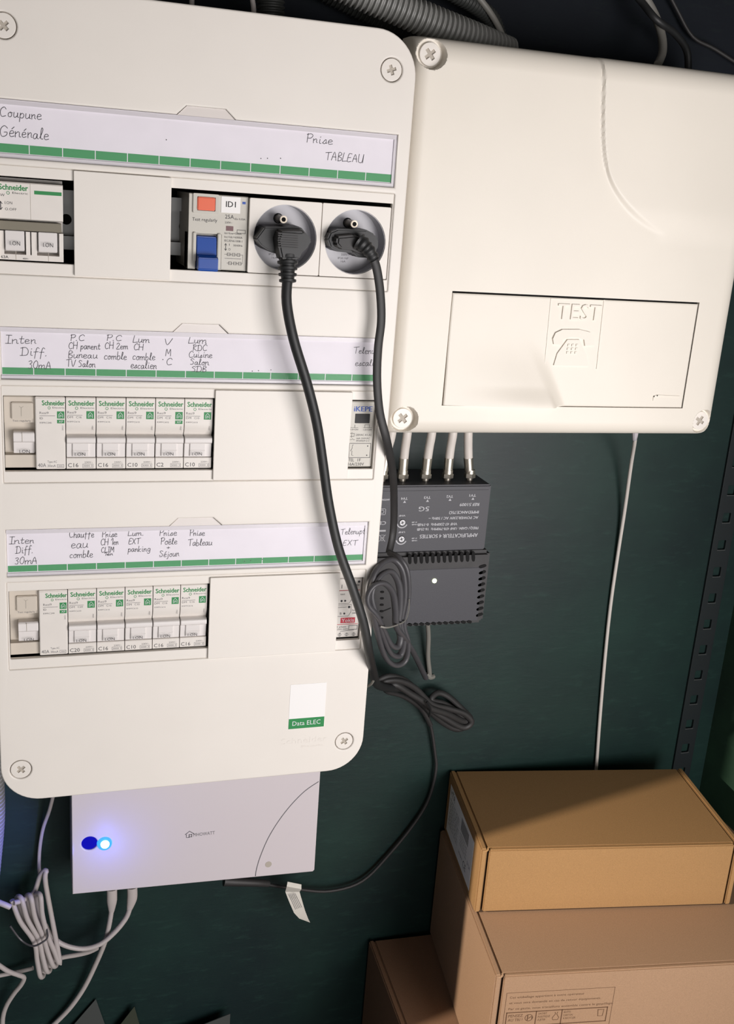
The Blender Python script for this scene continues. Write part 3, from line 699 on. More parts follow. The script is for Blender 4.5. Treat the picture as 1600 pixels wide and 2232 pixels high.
g.disc((0, y, 0), X3, Z3, x0 + 3.8, z0 + 29.6, .8); g.text('B', (0, y, 0), X3, Z3, x0 + 3.2, z0 + 19.2, 1.8, 1.2)
g.text('Puissance', (0, y, 0), X3, Z3, x0 + 12.0, z0 + 21.6, 1.3, 5.0); g.text('2000W', (0, y, 0), X3, Z3, x0 + 12.0, z0 + 19.4, 1.3, 5.0)
g.text('1 phase', (0, y, 0), X3, Z3, x0 + 1.9, z0 + 9.4, 1.2, 6.6); g.text('230V~50Hz', (0, y, 0), X3, Z3, x0 + 1.9, z0 + 7.6, 1.1, 8.0)
g.frame((0, y, 0), X3, Z3, x0 + 10.4, x0 + 16.6, z0 + 7.6, z0 + 10.6, .3).strip([(x0 + 4.2, z0 + 4.6), (x0 + 4.6, z0 + 6.6), (x0 + 14.2, z0 + 7.2)], (0, y, 0), X3, Z3, .25)
for xx in (4.0, 9.2, 14.4):
    g.strip([(x0 + xx + 1.1 * math.cos(q), z0 + 3.9 + 1.1 * math.sin(q)) for q in [i * math.pi / 5 for i in range(11)]], (0, y, 0), X3, Z3, .25).strip([(x0 + xx, z0 + 3.0), (x0 + xx, z0 + 5.0)], (0, y, 0), X3, Z3, .3)
g.strip([(x0 + 3.4, z0 + 39.2), (x0 + 3.4, z0 + 41.6)], (0, y, 0), X3, Z3, .4); g.disc((0, y, 0), X3, Z3, x0 + 15.6, z0 + 43.6, .9); g.text('MTR2000', (0, y, 0), X3, Z3, x0 + 9, z0 + 40.4, 1.4, 7)
flat(rd, 'red_lettering', 'redp', t); flat(wh, 'white_lettering', 'whitep', t); flat(g, 'black_lettering', 'printd', t)

# blank plates over unused places
for (xa, xb, zc, ln) in ((41.8, 97.1, 0, 'square white blank plate between the main switch and the ID1 switch'), (126.6, 216.6, -125.2, 'wide white blank plate in the middle row beside the last breaker'), (126.9, 216.6, -251.0, 'wide white blank plate in the bottom row above the green sticker')):
    t = Thing('blanking_plate', ln, 'cover plate', ((xa + xb) / 2, 2, zc - 65.6), 'white blank plates of the panel')
    t.part('plate', plate(rrect(xa, xb, zc - 65.6, zc - 6.8, .6, 3), [], -1.2, .7, .35), 'white')
    t.part('clip', MB().box(xa + 3, xb - 3, .7, 38, zc - 58.6, zc - 56).box(xa + 3, xb - 3, .7, 38, zc - 16, zc - 13.4), 'white')

# two socket outlets
CEN = (167.0, 212.0)
for k, (xa, xb) in enumerate(((144.2, 189.3), (189.6, 234.0))):
    cx, cz = CEN[k], -37.2
    t = Thing('socket_outlet', ('white socket outlet with grey round well holding the thick-cabled plug', 'white socket outlet with grey round well at the right end of the top row')[k], 'socket', (cx, 30, -60), 'socket outlets of the panel')
    t.part('plate', plate(rrect(xa, xb, -59, -14.8, .8, 3), [circ(cx, cz, 19.7, 48)[::-1]], 1.0, 6.0, .3), 'white')
    d = MB().ring_y(cx, cz, 19.4, 20.8, 1.9, 16, 48).cyl_y(cx, cz, 20.2, 14.5, 50, 48)
    dd = t.part('well', d, 'dish', angle=50)
    t.part('well_lettering', MB().text('250V~', (0, 14.4, 0), X3, Z3, cx - 5, cz - 9.4, 1.3, 5.2).text('16A', (0, 14.4, 0), X3, Z3, cx - 5, cz - 13.6, 1.3, 3.2).text('IP20 NF', (0, 14.4, 0), X3, Z3, cx - 7, cz - 11.6, 1.2, 7), 'print', dd, smooth=False)
    pin = t.part('earth_pin', MB().cyl_y(cx - 2.0, -26.2, 2.3, -1.0, 15, 20), 'bronze', bevel=.3)
    t.part('pin_hole', MB().cyl_y(cx - 2.0, -26.2, 1.35, -1.15, -.9, 14), 'hole', pin)
    t.part('pin_collar', MB().ring_y(cx - 2.0, -26.2, 2.5, 3.1, 14.0, 14.6, 20), 'hole', pin)

# ------------------------------------------------------------------ power cords
def deep(Y): return Y + (YW - 105) * max(0.0, min(1.0, (Y - 70) / 30))
def P(*a): return [px(x, y, deep(Y)) for x, y, Y in a]
def outl(pts, Y): return [(p.x, p.z) for p in (px(x, y, Y) for x, y in pts)]

t = Thing('power_cord', 'thick black power cord with flat hexagonal plug hanging across the panel', 'power cord', px(627, 560, 0))
t.part('plug_base', MB().prism_y(outl([(555, 520), (575, 493), (657, 493), (682, 524), (668, 546), (645, 556), (607, 556), (582, 546), (567, 536)], -8), -9, 12, .04), 'black', bevel=.8)
t.part('plug_grip', MB().prism_y(outl([(603, 499), (661, 499), (670, 518), (660, 545), (649, 568), (605, 568), (600, 545), (596, 520)], -12), -19, -8.8, .14), 'black', bevel=1.2)
gb = MB()
for k in range(7):
    a_ = px(606, 508 + 5 * k, -19.3); b_ = px(650, 508 + 5 * k, -19.3)
    gb.box(a_.x, b_.x, -19.5, -18.6, a_.z - .35, a_.z + .35)
t.part('grip_rib', gb, 'black2', bevel=.1)
sr = MB()
top = px(627, 556, -13); bot = px(627, 616, -16)
def srr(f):
    base = 6.3 - 1.5 * f
    return base * (0.80 if int(f * 9) % 2 and f > .12 else 1.06)
sr.tube([top + (bot - top) * (i / 45) for i in range(46)], srr, 14, 1.0, 1, False)
t.part('strain_relief', sr, 'black', angle=60)
t.part('cable', MB().tube(P((627, 606, -16), (625, 660, -18), (640, 740, -20), (668, 832, -20), (690, 920, -18), (704, 1010, -16), (717, 1100, -15), (738, 1195, -16), (768, 1280, -18), (793, 1360, -18), (805, 1425, -12), (815, 1470, 14), (822, 1492, 52), (850, 1500, 78), (890, 1498, 88)), 3.25, 12), 'black', angle=80)

t = Thing('flat_power_cord', 'dark flat power cord from the right socket to a tied grey coil beside the panel', 'power cord', px(775, 530, 0))
t.part('plug_base', MB().prism_y(outl([(711, 521), (718, 505), (735, 498), (800, 500), (818, 510), (827, 528), (824, 545), (804, 563), (780, 562), (768, 552), (735, 549), (718, 540)], -6), -7, 12, .03), 'black', bevel=1.0)
t.part('plug_grip', MB().prism_y(outl([(726, 512), (770, 508), (790, 520), (806, 545), (800, 556), (778, 552), (765, 546), (735, 543), (724, 530)], -9), -13, -6.8, .16), 'black2', bevel=1.2)
t.part('strain_relief', MB().tube(P((782, 526, -13), (795, 536, -15), (806, 549, -16), (816, 566, -16)), lambda f: (5.3 - 1.9 * f) * (0.88 if int(f * 10) % 2 else 1.04), 12, .9, 6), 'black', angle=60)
t.part('cable', MB().tube(P((810, 556, -16), (821, 585, -15), (829, 640, -13), (831, 700, -12), (824, 760, -12), (822, 830, -12), (828, 900, -11), (843, 960, -9), (856, 1030, 8), (859, 1100, 26), (857, 1160, 34), (848, 1205, 30)), 2.9, 12, .55), 'black2', angle=80)
coil = [(848, 1205, 30), (870, 1216, 18), (887, 1245, 15), (890, 1300, 17), (880, 1360, 18), (889, 1400, 20), (884, 1438, 22), (862, 1450, 18), (840, 1432, 8), (824, 1385, -2), (814, 1335, -8), (806, 1285, -8), (824, 1236, -2), (855, 1220, 10),
        (877, 1245, 10), (882, 1300, 11), (873, 1358, 13), (880, 1396, 15), (872, 1428, 16), (852, 1424, 9), (835, 1388, 0), (820, 1340, -8), (810, 1295, -9), (828, 1256, -5), (853, 1246, 3), (870, 1275, 6), (872, 1320, 8), (868, 1362, 9), (873, 1392, 10), (866, 1410, 8),
        (852, 1404, 4), (838, 1375, -2), (822, 1342, -10), (803, 1318, -12), (802, 1296, -12), (816, 1276, -11), (838, 1272, -8), (856, 1292, -3), (862, 1330, 0), (864, 1366, 4), (882, 1392, 14), (900, 1420, 40), (915, 1450, 76), (928, 1478, 94)]
t.part('coiled_cable', MB().tube(P(*coil), 2.55, 10, .75, 5), 'coil', angle=80)
t.part('twist_tie', MB().tube(P((830, 1366, -10), (845, 1368, -9), (866, 1362, 0), (884, 1352, 10), (891, 1330, 10), (892, 1305, 8)), .7, 6, .4), 'greycable')
t.part('twist_tie_end', MB().tube(P((832, 1333, -14), (845, 1328, -15), (852, 1325, -15)), .5, 6, .4), 'hole')

bundle = Thing('tied_cord', 'black cord folded in a tied bundle on the wall below the charcoal amplifier', 'power cord', px(935, 1540, 100))
bp_ = [(822, 1484, 78), (850, 1474, 80), (885, 1485, 84), (915, 1515, 88), (940, 1545, 90), (975, 1568, 92), (1010, 1586, 94), (1028, 1574, 94), (1012, 1556, 93), (975, 1544, 91), (940, 1534, 88), (905, 1500, 84), (870, 1484, 80), (838, 1486, 78), (835, 1496, 80), (870, 1500, 86), (905, 1520, 90), (935, 1548, 92),
       (965, 1575, 96), (995, 1590, 98), (1015, 1582, 98), (1005, 1560, 96), (970, 1535, 94), (940, 1526, 92), (955, 1510, 95), (980, 1520, 96), (1010, 1548, 97), (1026, 1566, 97), (1010, 1572, 95), (975, 1556, 90), (940, 1544, 86), (925, 1530, 84), (895, 1512, 82), (860, 1492, 80), (842, 1506, 84), (880, 1518, 92), (918, 1545, 96),
       (938, 1580, 99), (948, 1640, 100), (950, 1680, 100), (935, 1740, 100), (905, 1792, 100), (850, 1860, 100), (790, 1920, 99), (720, 1942, 98), (650, 1938, 97), (570, 1926, 95), (520, 1922, 90)]
bundle.part('cable', MB().tube(P(*bp_[:38]), 2.7, 9, .8), 'black2', angle=80)
bundle.part('thin_cable', MB().tube(P(*bp_[36:]), 1.5, 8), 'black2', angle=80)
bundle.part('twist_tie', MB().tube(P((930, 1530, 80), (938, 1545, 80), (936, 1562, 86)), 1.0, 6), 'hole')
bundle.part('connector', MB().tube(P((488, 1920, 88), (520, 1922, 88), (560, 1924, 89), (585, 1926, 91)), lambda f: 4.4 - 1.6 * f, 12), 'black2', angle=80)

def strip_solid(rows, wd, th):
    """bent flat strip: rows of (left point, right point)"""
    mb = MB(); vs = []
    for a_, b_ in rows:
        n = Vector((0, 1, 0)) * th
        vs += [a_, b_, b_ + n, a_ + n]
    fs = []
    for i in range(len(rows) - 1):
        o = i * 4
        for k in range(4): fs.append((o + k, o + (k + 1) % 4, o + 4 + (k + 1) % 4, o + 4 + k))
    fs += [(0, 1, 2, 3), tuple(range(len(vs) - 4, len(vs)))]
    return mb.add(vs, fs)
t = Thing('cable_tag', 'white paper tag folded over the black cable under the white device', 'tag', px(645, 1940, 95))
rows = [(px(627, 1922, 93), px(657, 1928, 93)), (px(625, 1932, 92), px(657, 1938, 92)), (px(622, 1944, 88), (px(653, 1944, 88))), (px(630, 1965, 86), px(657, 1958, 86)), (px(641, 1990, 86), px(665, 1985, 86)), (px(652, 2002, 87), px(672, 2003, 87)), (px(674, 2010, 89), px(676, 2011, 89))]
t.part('paper', strip_solid(rows, 0, .3), 'tag')
tl = MB()
for k in range(5):
    a_ = px(630 + 3.2 * k, 1950 - .8 * k, 85.6); b_ = px(648 + 3.4 * k, 1990 - 1.2 * k, 85.6)
    d_ = b_ - a_; tl.strip([(0, 0), (d_.x * .8, d_.z * .8)], a_, X3, Z3, .3)
flat(tl, 'lettering', 'print', t)

t = Thing('grey_lead', 'thin grey lead looping from behind the panel beside the thick black cord', 'cable', px(815, 1470, 40))
t.part('sheath', MB().tube(P((806, 1430, 8), (813, 1452, 12), (816, 1475, 16), (810, 1490, 22), (800, 1496, 34)), 1.0, 8), 'greycable')

# ------------------------------------------------------------------ phone wiring cabinet
CX0, CX1, CZ0, CZ1 = 246.0, 505.0, -163.0, 88.0
FX0, FX1, FZ0, FZ1 = 283.0, 473.0, -142.0, -65.0
YC = 8.0
cab = Thing('phone_wiring_cabinet', 'large cream phone wiring cabinet with embossed TEST flap right of the panel', 'cabinet', (375, YW, -163))
CS = [(px(x, y, 13.5).x, px(x, y, 13.5).z, a_) for x, y, a_ in ((938, 118, 40), (878, 912, 40), (1526, 917, 60))] + [(497.0, 77, 30)]
def sm(a, b, x):
    t_ = max(0, min(1, (x - a) / (b - a))); return t_ * t_ * (3 - 2 * t_)
def curve_x(z):
    """the moulded wave on the lid: x of its sharp edge at height z"""
    for p, q in zip(WAVE, WAVE[1:]):
        if q.z <= z <= p.z: return p.x + (q.x - p.x) * (p.z - z) / (p.z - q.z)
    return WAVE[0].x if z > WAVE[0].z else WAVE[-1].x
WAVE = catmull([px(x, y, YC) for x, y in ((1316, 120), (1313, 180), (1311, 250), (1312, 310), (1318, 360), (1331, 405), (1354, 446), (1385, 480), (1425, 508))], 6)
def lid_y(x, z):
    y = YC
    for d, r, k in ((x - CX0, 9, 9), (CX1 - x, 14, 14), (CZ1 - z, 15, 12), (z - CZ0, 11, 10)):
        if d < r: q = 1 - d / r; y += k * (1 - math.sqrt(max(0, 1 - q * q)))
    if z > -28:
        c = curve_x(z); wd = 1.5 + 9 * sm(20, -22, z)
        y -= 2.1 * sm(c, c + wd, x) * sm(-28, -2, z) * (1 - sm(c + 40, c + 130, x))
    for sx, sz, a_ in CS:
        d = math.hypot(x - sx, z - sz)
        if d < 10.2: y = y + (max(y, YC + 7.4) - y) * (1 - sm(8.4, 9.4, d))
    return y
def grid(xs, zs, f, skip=None):
    mb = MB(); nz = len(zs)
    vs = [(x, f(x, z), z) for x in xs for z in zs]
    fs = []
    for i in range(len(xs) - 1):
        for j in range(nz - 1):
            if skip and skip((xs[i] + xs[i + 1]) / 2, (zs[j] + zs[j + 1]) / 2): continue
            a_ = i * nz + j; fs.append((a_, a_ + nz, a_ + nz + 1, a_ + 1))
    return mb.add(vs, fs)
def axis(a, b, fine, step, cuts=()):
    out = []; x = a
    while x < b - 1e-6:
        out.append(x); x += 0.5 if (x - a < fine or b - x <= fine) else step
    out.append(b)
    for c in cuts:
        out = [q for q in out if abs(q - c) > .3] + [c]
    return sorted(out)
xs = axis(CX0, CX1, 22, 1.0, (FX0, FX1)); xs = sorted(set([q for q in xs if not 384 < q < 432] + [384 + .4 * i for i in range(121)])); zs = axis(CZ0, CZ1, 22, 1.0, (FZ0, FZ1))
lid = grid(xs, zs, lid_y, lambda x, z: FX0 < x < FX1 and FZ0 < z < FZ1)
# side walls back towards the wall
n0 = len(lid.v)
def wall_side(line):
    vs = []
    for p in line: vs += [p, (p[0], 40.0, p[2])]
    lid.add(vs, [(2 * i, 2 * i + 1, 2 * i + 3, 2 * i + 2) for i in range(len(line) - 1)])
wall_side([(CX0, lid_y(CX0, z), z) for z in zs]); wall_side([(CX1, lid_y(CX1, z), z) for z in zs])
wall_side([(x, lid_y(x, CZ0), CZ0) for x in xs]); wall_side([(x, lid_y(x, CZ1), CZ1) for x in xs])
for a_, b_ in (((FX0, FZ0), (FX1, FZ0)), ((FX1, FZ0), (FX1, FZ1)), ((FX1, FZ1), (FX0, FZ1)), ((FX0, FZ1), (FX0, FZ0))):
    lid.add([(a_[0], YC, a_[1]), (b_[0], YC, b_[1]), (b_[0], YC + 3, b_[1]), (a_[0], YC + 3, a_[1])], [(0, 1, 2, 3)])
lido = cab.part('lid', lid, 'cabinet', angle=50)
cab.part('back_box', MB().box(CX0 + 2, CX1 - 2, 40, YW, CZ0 + 3, CZ1 - 3), 'cabinet', bevel=2)
cab.part('flap_well', MB().box(FX0 - 1, FX1 + 1, YC + 3.2, YC + 4, FZ0 - 1, FZ1 + 1), 'gap')
def swoosh(z):
    """x of the moulded wave on the flap"""
    f = (FZ1 - z) / (FZ1 - FZ0)
    return 316 + 52 * (f ** 0.75)
def flap_y(x, z):
    y = YC + 0.1
    f = (FZ1 - z) / (FZ1 - FZ0)
    s = swoosh(z)
    g_ = sm(.2, 1.0, f)
    y -= 5.5 * g_ * g_ * sm(s + 9, s - 4, x) * (1 - .75 * sm(s - 15, s - 85, x))
    y -= 2.6 * sm(.80, 1.0, f) * sm(s + 1.5, s - 4, x) * sm(-5, 70, x - FX0)
    e = min(x - FX0 - .7, FX1 - .7 - x, FZ1 - 1.2 - z, 3 if x < s else z - FZ0 - .5)
    if e < 1: y += .5 * (1 - e) ** 2
    return y
fx = axis(FX0 + .7, FX1 - .7, 3, 1.2); fz = axis(FZ0 + .5, FZ1 - 1.3, 8, 1.0)
fl = grid(fx, fz, flap_y)
vs = [(x, flap_y(x, fz[0]), fz[0]) for x in fx]
fl.add([q for p in vs for q in (p, (p[0], YC + 3, p[2]))], [(2 * i, 2 * i + 1, 2 * i + 3, 2 * i + 2) for i in range(len(fx) - 1)])
vs = [(fx[0], flap_y(fx[0], z), z) for z in fz]
fl.add([q for p in vs for q in (p, (p[0], YC + 3, p[2]))], [(2 * i, 2 * i + 1, 2 * i + 3, 2 * i + 2) for i in range(len(fz) - 1)])
flap = cab.part('test_flap', fl, 'cabinet', angle=50)
def emb(mb, pts, y0, wd, th):
    """raised moulded line"""
    for a_, b_ in zip(pts, pts[1:]):
        a_, b_ = Vector(a_), Vector(b_); d_ = (b_ - a_); L_ = d_.length; d_ /= L_
        q = Vector((-d_.y, d_.x)) * wd / 2
        A = [a_ - d_ * wd / 2 + q, b_ + d_ * wd / 2 + q, b_ + d_ * wd / 2 - q, a_ - d_ * wd / 2 - q]
        mb.prism_y([(p.x, p.y) for p in A], y0 - th, y0 + .6)
def raise_text(mb, s_, x, z, cap, wd, y0, th):
    vs, fs, w0 = text_mesh(s_); k = cap / CAPH; kx = wd / w0
    n = len(vs)
    V = [(x + a_ * kx, y0 - th, z + b_ * k) for a_, b_ in vs] + [(x + a_ * kx, y0 + .4, z + b_ * k) for a_, b_ in vs]
    cnt = {}
    for f in fs:
        for i in range(len(f)):
            e = (f[i], f[(i + 1) % len(f)]); cnt[e] = cnt.get(e, 0) + 1
    side = [(a_, b_, b_ + n, a_ + n) for a_, b_ in cnt if (b_, a_) not in cnt]
    mb.add(V, list(fs) + side)
tx0 = px(1213, 695, YC); tx1 = px(1308, 695, YC)
eb = MB(); raise_text(eb, 'TEST', tx0.x, tx0.z, 10.4, tx1.x - tx0.x, YC, .9)
cab.part('embossed_lettering', eb, 'cabinet', flap)
fr = MB()
c_ = [px(*q, YC) for q in ((1201, 651), (1317, 655), (1301, 803), (1187, 797))]
emb(fr, [(p.x, p.z) for p in (c_[0], c_[1])], YC, .5, .3); emb(fr, [(p.x, p.z) for p in (c_[1], c_[2])], YC, .9, .35); emb(fr, [(p.x, p.z) for p in (c_[0], c_[3])], YC, .5, .25)
s0 = [px(*q, YC) for q in ((1424, 872), (1425, 864), (1432, 862), (1480, 864))]
emb(fr, [(p.x, p.z) for p in s0], YC, .9, .45)
cab.part('moulded_frame', fr, 'cabinet', flap)
ph = MB()
def pz(L): return [(p.x, p.z) for p in (px(x, y, YC) for x, y in L)]
hand = pz([(1204, 738), (1210, 725), (1225, 718), (1262, 718), (1286, 724), (1297, 738), (1295, 752), (1274, 754), (1272, 740), (1254, 735), (1240, 735), (1226, 740), (1224, 752), (1206, 750)])
ph.prism_y(hand[::-1], YC - 1.1, YC + .3)
base = pz([(1236, 740), (1262, 740), (1276, 770), (1282, 798), (1206, 796), (1214, 770)])
ph.prism_y(base[::-1], YC - .9, YC + .3)
pho = cab.part('telephone_emblem', ph, 'cabinet', flap)
kb = MB()
for i in range(3):
    for j in range(3):
        q = px(1238 + 9 * i - j * 1.2, 752 + 8 * j, YC); kb.box(q.x - .8, q.x + .8, YC - 1.5, YC - .3, q.z - .8, q.z + .8)
cab.part('emblem_key', kb, 'cabinet', pho)
for x, z, a_ in CS: screw(cab, x, z, YC + 5.6, 6.9, a_, 1.1, 3.7)

# phone lead below the cabinet
t = Thing('phone_lead', 'thin white lead running down the wall from the cream cabinet to the cartons', 'cable', px(1320, 1300, 100))
t.part('sheath', MB().tube(P((1384, 935, 66), (1384, 960, 72), (1376, 1010, 88), (1362, 1110, 98), (1348, 1200, 101), (1332, 1310, 102), (1320, 1420, 102), (1308, 1560, 102), (1300, 1670, 102), (1290, 1800, 102)), 1.6, 10), 'coax', angle=80)
t.part('grommet', MB().tube(P((1385, 935, 64), (1384, 950, 68), (1383, 958, 71)), lambda f: 3.0 - 1.4 * f, 10), 'lip')

# ------------------------------------------------------------------ aerial amplifier
YA = 70.0
amp = Thing('aerial_amplifier', 'charcoal aerial amplifier with white upside-down print and a lit green lamp', 'amplifier', px(950, 1360, YW))
za = px(950, 1058, YA + 2).z; zb = px(950, 1203, YA + 2).z; zc_ = px(950, 1366, YA - 2).z
xr = px(1064, 1130, YA + 2).x; xr2 = px(1062, 1290, YA - 2).x; xl = 250.0
amp.part('connector_housing', MB().box(xl, xr, YA + 2, YW, zb, za), 'amp', bevel=1.2)
lid_ = MB().prism_y([(xl - 1, zc_), (xr2 + .5, zc_), (xr2 + .5, zb + .5), (xl - 1, zb + .5)], YA - 1, YW)
hs = amp.part('transformer_housing', lid_, 'ampd', bevel=3.0)
pl0 = px(886, 1243, YA - 1.4); pl1 = px(1041, 1352, YA - 1.4)
amp.part('smooth_panel', MB().box(pl0.x - 2, pl1.x, YA - 1.5, YA - .5, pl1.z, pl0.z), 'amp', bevel=.3)
amp.part('print_panel', MB().box(xl + 2, xr - 2.4, YA + 1.6, YA + 2.2, zb + 1.5, za - 4), 'amp')
slot0 = None
def vent(x, z, dx, dz, ang=0):
    global slot0
    if slot0 is None:
        slot0 = build(plate(rrect(-.5, .5, -.5, .5, .35, 3), [], -.5, .5, 0), 'vent_slot', 'hole', hs)
        o = slot0
    else:
        o = slot0.copy(); C.objects.link(o); o.parent = hs
    o.location = Vector((x - amp.loc[0], YA - 1.1 - amp.loc[1], z - amp.loc[2])) * S
    o.scale = (dx, .8, dz); o.rotation_euler = (0, math.radians(ang), 0)
for k in range(12):
    a_ = px(893 + 12.6 * k, 1218 - .5 * k, YA - 1); vent(a_.x, a_.z, 2.7, 8.6, -8)
for k in range(9):
    a_ = px(1052 - .9 * k, 1234 + 13.2 * k, YA - 1); vent(a_.x, a_.z, 6.2, 2.5, -14)
for k in range(11):
    a_ = px(893 + 13 * k, 1361 - .6 * k, YA - 1); vent(a_.x, a_.z, 4.0, 2.6, 20)
for k in range(6):
    a_ = px(833 - .4 * k, 1290 + 14 * k, YA - 1); vent(a_.x, a_.z, 3.0, 1.7)
a_ = px(947, 1266, YA - 1.6)
amp.part('green_lamp', MB().cyl_y(a_.x, a_.z, 1.7, YA - 2.2, YA - 1.3, 16, 1.9), 'ledg')
g = MB(); yp = YA + 1.55; U, V = (-1, 0, 0), (0, 0, -1)
def upside(s_, xr_, y_, xl_, cap):
    p = px(xr_, y_, yp); q = px(xl_, y_, yp)
    g.text(s_, (p.x, yp, p.z), U, V, 0, 0, cap, p.x - q.x).text(s_, (p.x, yp - .03, p.z), U, V, .22, .08, cap, p.x - q.x)
upside('AMPLIFICATEUR 4 SORTIES', 1042, 1162, 916, 3.0)
upside('FREQ./ GAIN : UHF 470-790MHz  16-25dB', 1043, 1148, 910, 2.0)
upside('VHF 47-230MHz  0-19dB', 997, 1139, 911, 2.1)
upside('AC POWER:230V AC / 50Hz ~', 1043, 1125, 935, 2.1)
upside('IMPEDANCE:75\u03a9', 1044, 1113, 980, 2.2)
upside('REF.51009', 1045, 1096, 1003, 2.4)
upside('5G', 936, 1104, 914, 3.6)
for s_, x in (('TV1', 1038), ('TV2', 988), ('TV3', 939), ('TV4', 889)):
    upside(s_, x, 1077 + (1038 - x) * .045, x - 14, 2.0)
    p = px(x - 7, 1087 + (1038 - x) * .045, yp)
    g.add([(p.x - 1.2, yp, p.z - .9), (p.x + 1.2, yp, p.z - .9), (p.x, yp, p.z + 1.1)], [(0, 1, 2)])
upside('ANTENNE', 850, 1087, 827, 1.4)
for a_, b_ in ((826, 841), (830, 837)):
    p = px(a_, 1122 if a_ == 826 else 1119, yp); q = px(b_, 1109 if a_ == 826 else 1112, yp); g.frame((0, yp, 0), X3, Z3, p.x, q.x, p.z, q.z, .4)
upside('CE', 842, 1136, 826, 2.8)
p = px(825, 1159, yp); q = px(841, 1155, yp); g.rect((0, yp, 0), X3, Z3, p.x, q.x, p.z, q.z)
p = px(826, 1180, yp); q = px(840, 1166, yp); g.strip([(p.x, p.z), (q.x, q.z)], (0, yp, 0), X3, Z3, .4).strip([(p.x, q.z), (q.x, p.z)], (0, yp, 0), X3, Z3, .4).frame((0, yp, 0), X3, Z3, p.x + 1, q.x - 1, p.z + .6, q.z, .3)
upside('VHF', 884, 1122, 870, 1.3); upside('UHF', 883, 1158, 869, 1.3)
for y_ in (1137, 1172): upside('0 dB', 909, y_, 898, .9); upside('10dB', 909, y_ + 5, 898, .9)
for x, y_ in ((877, 1139), (875, 1175)):
    p = px(x, y_, yp)
    g.strip([(p.x + 4.2 * math.cos(q), p.z + 4.2 * math.sin(q)) for q in [math.radians(200 + 13 * i) for i in range(11)]], (0, yp, 0), X3, Z3, .9)
flat(g, 'lettering', 'ampp', amp)
for x, y_ in ((877, 1139), (875, 1175)):
    p = px(x, y_, yp)
    o = amp.part('trimmer', plate(circ(p.x, p.z, 2.3, 20), [cross(p.x, p.z, 1.5, .25, 20)[::-1]], YA + 1.0, YA + 2, .1), 'whitep')
    amp.part('trimmer_recess', MB().cyl_y(p.x, p.z, 2.7, YA + 1.5, YA + 1.9, 20), 'hole', o)

# five coax leads above it
NAMES = ['first from the right', 'second from the right', 'third from the right', 'beside the flat black cord', 'half hidden behind the panel']
for k, (xb, xt, yo) in enumerate(((1023, 1017, 0), (975, 983, 1), (927, 937, 2), (877, 884, 6), (833, 850, 8))):
    Yk = 86.0
    zt = za
    pb = px(xb, 1046, Yk); pb.z = zt - 1
    def at(x, y): return px(x, y, Yk)
    t = Thing('coax_lead', 'white aerial lead with metal screw connector on the amplifier, ' + NAMES[k], 'cable', pb, 'aerial leads of the amplifier')
    up = at(xb + (xt - xb) * .2, 1012)
    X_ = pb.x; h = [pb.z, pb.z + 3.2, pb.z + 6.6, pb.z + 9.6, pb.z + 19]
    lean = (at(xt, 955).x - X_) / (at(xt, 955).z - pb.z)
    def hx(z): return X_ + max(0, z - pb.z - 3) * lean
    t.part('thread', MB().tube([(X_, Yk, h[0]), (X_, Yk, h[1] + 1)], 2.6, 14, 1, 1, False), 'metal', angle=60)
    t.part('hexagon_nut', MB().tube([(X_, Yk, h[1]), (X_, Yk, h[2])], 4.5, 6, 1, 1, False), 'metal', smooth=False)
    t.part('nut_collar', MB().tube([(X_, Yk, h[2]), (X_, Yk, h[3])], 3.9, 14, 1, 1, False), 'metal', angle=60)
    t.part('sleeve', MB().tube([(hx(h[3] - 1), Yk, h[3] - 1), (hx(h[4]), Yk, h[4])], lambda f: 3.5 + .25 * (f > .9), 14, 1, 6, False), 'metal', angle=60, label='dull nickel crimp sleeve')
    topz = px(xt, 935, 60).z + 14
    t.part('sheath', MB().tube([(hx(h[4] - 2), Yk, h[4] - 2), (hx(h[4] + 9), Yk - 1, h[4] + 9), (hx(h[4] + 20), Yk - 3, h[4] + 20), (hx(h[4] + 30), Yk - 3, CZ0 + 3.5)], 3.4, 12), 'coax', angle=80)
t = Thing('grey_stub_lead', 'dusty grey lead hanging from the underside of the charcoal amplifier', 'cable', px(935, 1470, 103))
t.part('sheath', MB().tube(P((931, 1350, 92), (934, 1385, 96), (933, 1430, 99), (936, 1462, 101), (937, 1476, 104)), 2.0, 10), 'greycable', angle=80)
t.part('wall_clip', MB().tube(P((930, 1468, 102), (937, 1476, 102), (945, 1474, 104)), 2.2, 8), 'greycable')

# ------------------------------------------------------------------ white device with the blue lamp
YD = 75.0
dev = Thing('energy_monitor', 'flat white energy monitor with glowing blue lamp below the panel', 'device', (137, YW, -545))
c = [px(160, 1735, YD), px(695, 1685, YD), px(158, 1950, YD), px(685, 1900, YD)]
dx0 = c[2].x; dx1 = c[3].x; dz0 = -546.5
dzl, dzr = c[2].z, c[3].z
ol = [(dx0, dzl), (dx0, -424.0), (dx1 - .5, -424.0), (dx1 + .2, dzr + 1.5), (dx1 - 1.2, dzr)]
lampd = px(228, 1838, YD); lamps = px(195, 1839, YD)
dev.part('case', plate(ol, [circ(lamps.x, lamps.z, 6.0, 28)[::-1]], YD, YW - .5, 1.0), 'device')
b1 = dev.part('round_button', MB().cyl_y(lamps.x, lamps.z, 5.9, YD + 1.2, YD + 4, 28), 'ledhole', label='dark blue lit round button')
dev.part('lamp_rim', MB().cyl_y(lampd.x, lampd.z, 5.4, YD - 1.4, YD + .5, 24, 5.9), 'ledrim')
dev.part('lamp', MB().cyl_y(lampd.x + .2, lampd.z, 3.0, YD - 2.6, YD - .4, 20, 3.6), 'led', label='blue-white glowing lamp')
gp = MB()
arc = [px(x, y, YD - .1) for x, y in ((694, 1704), (665, 1724), (635, 1754), (607, 1790), (584, 1828), (567, 1868), (559, 1895), (557, 1909))]
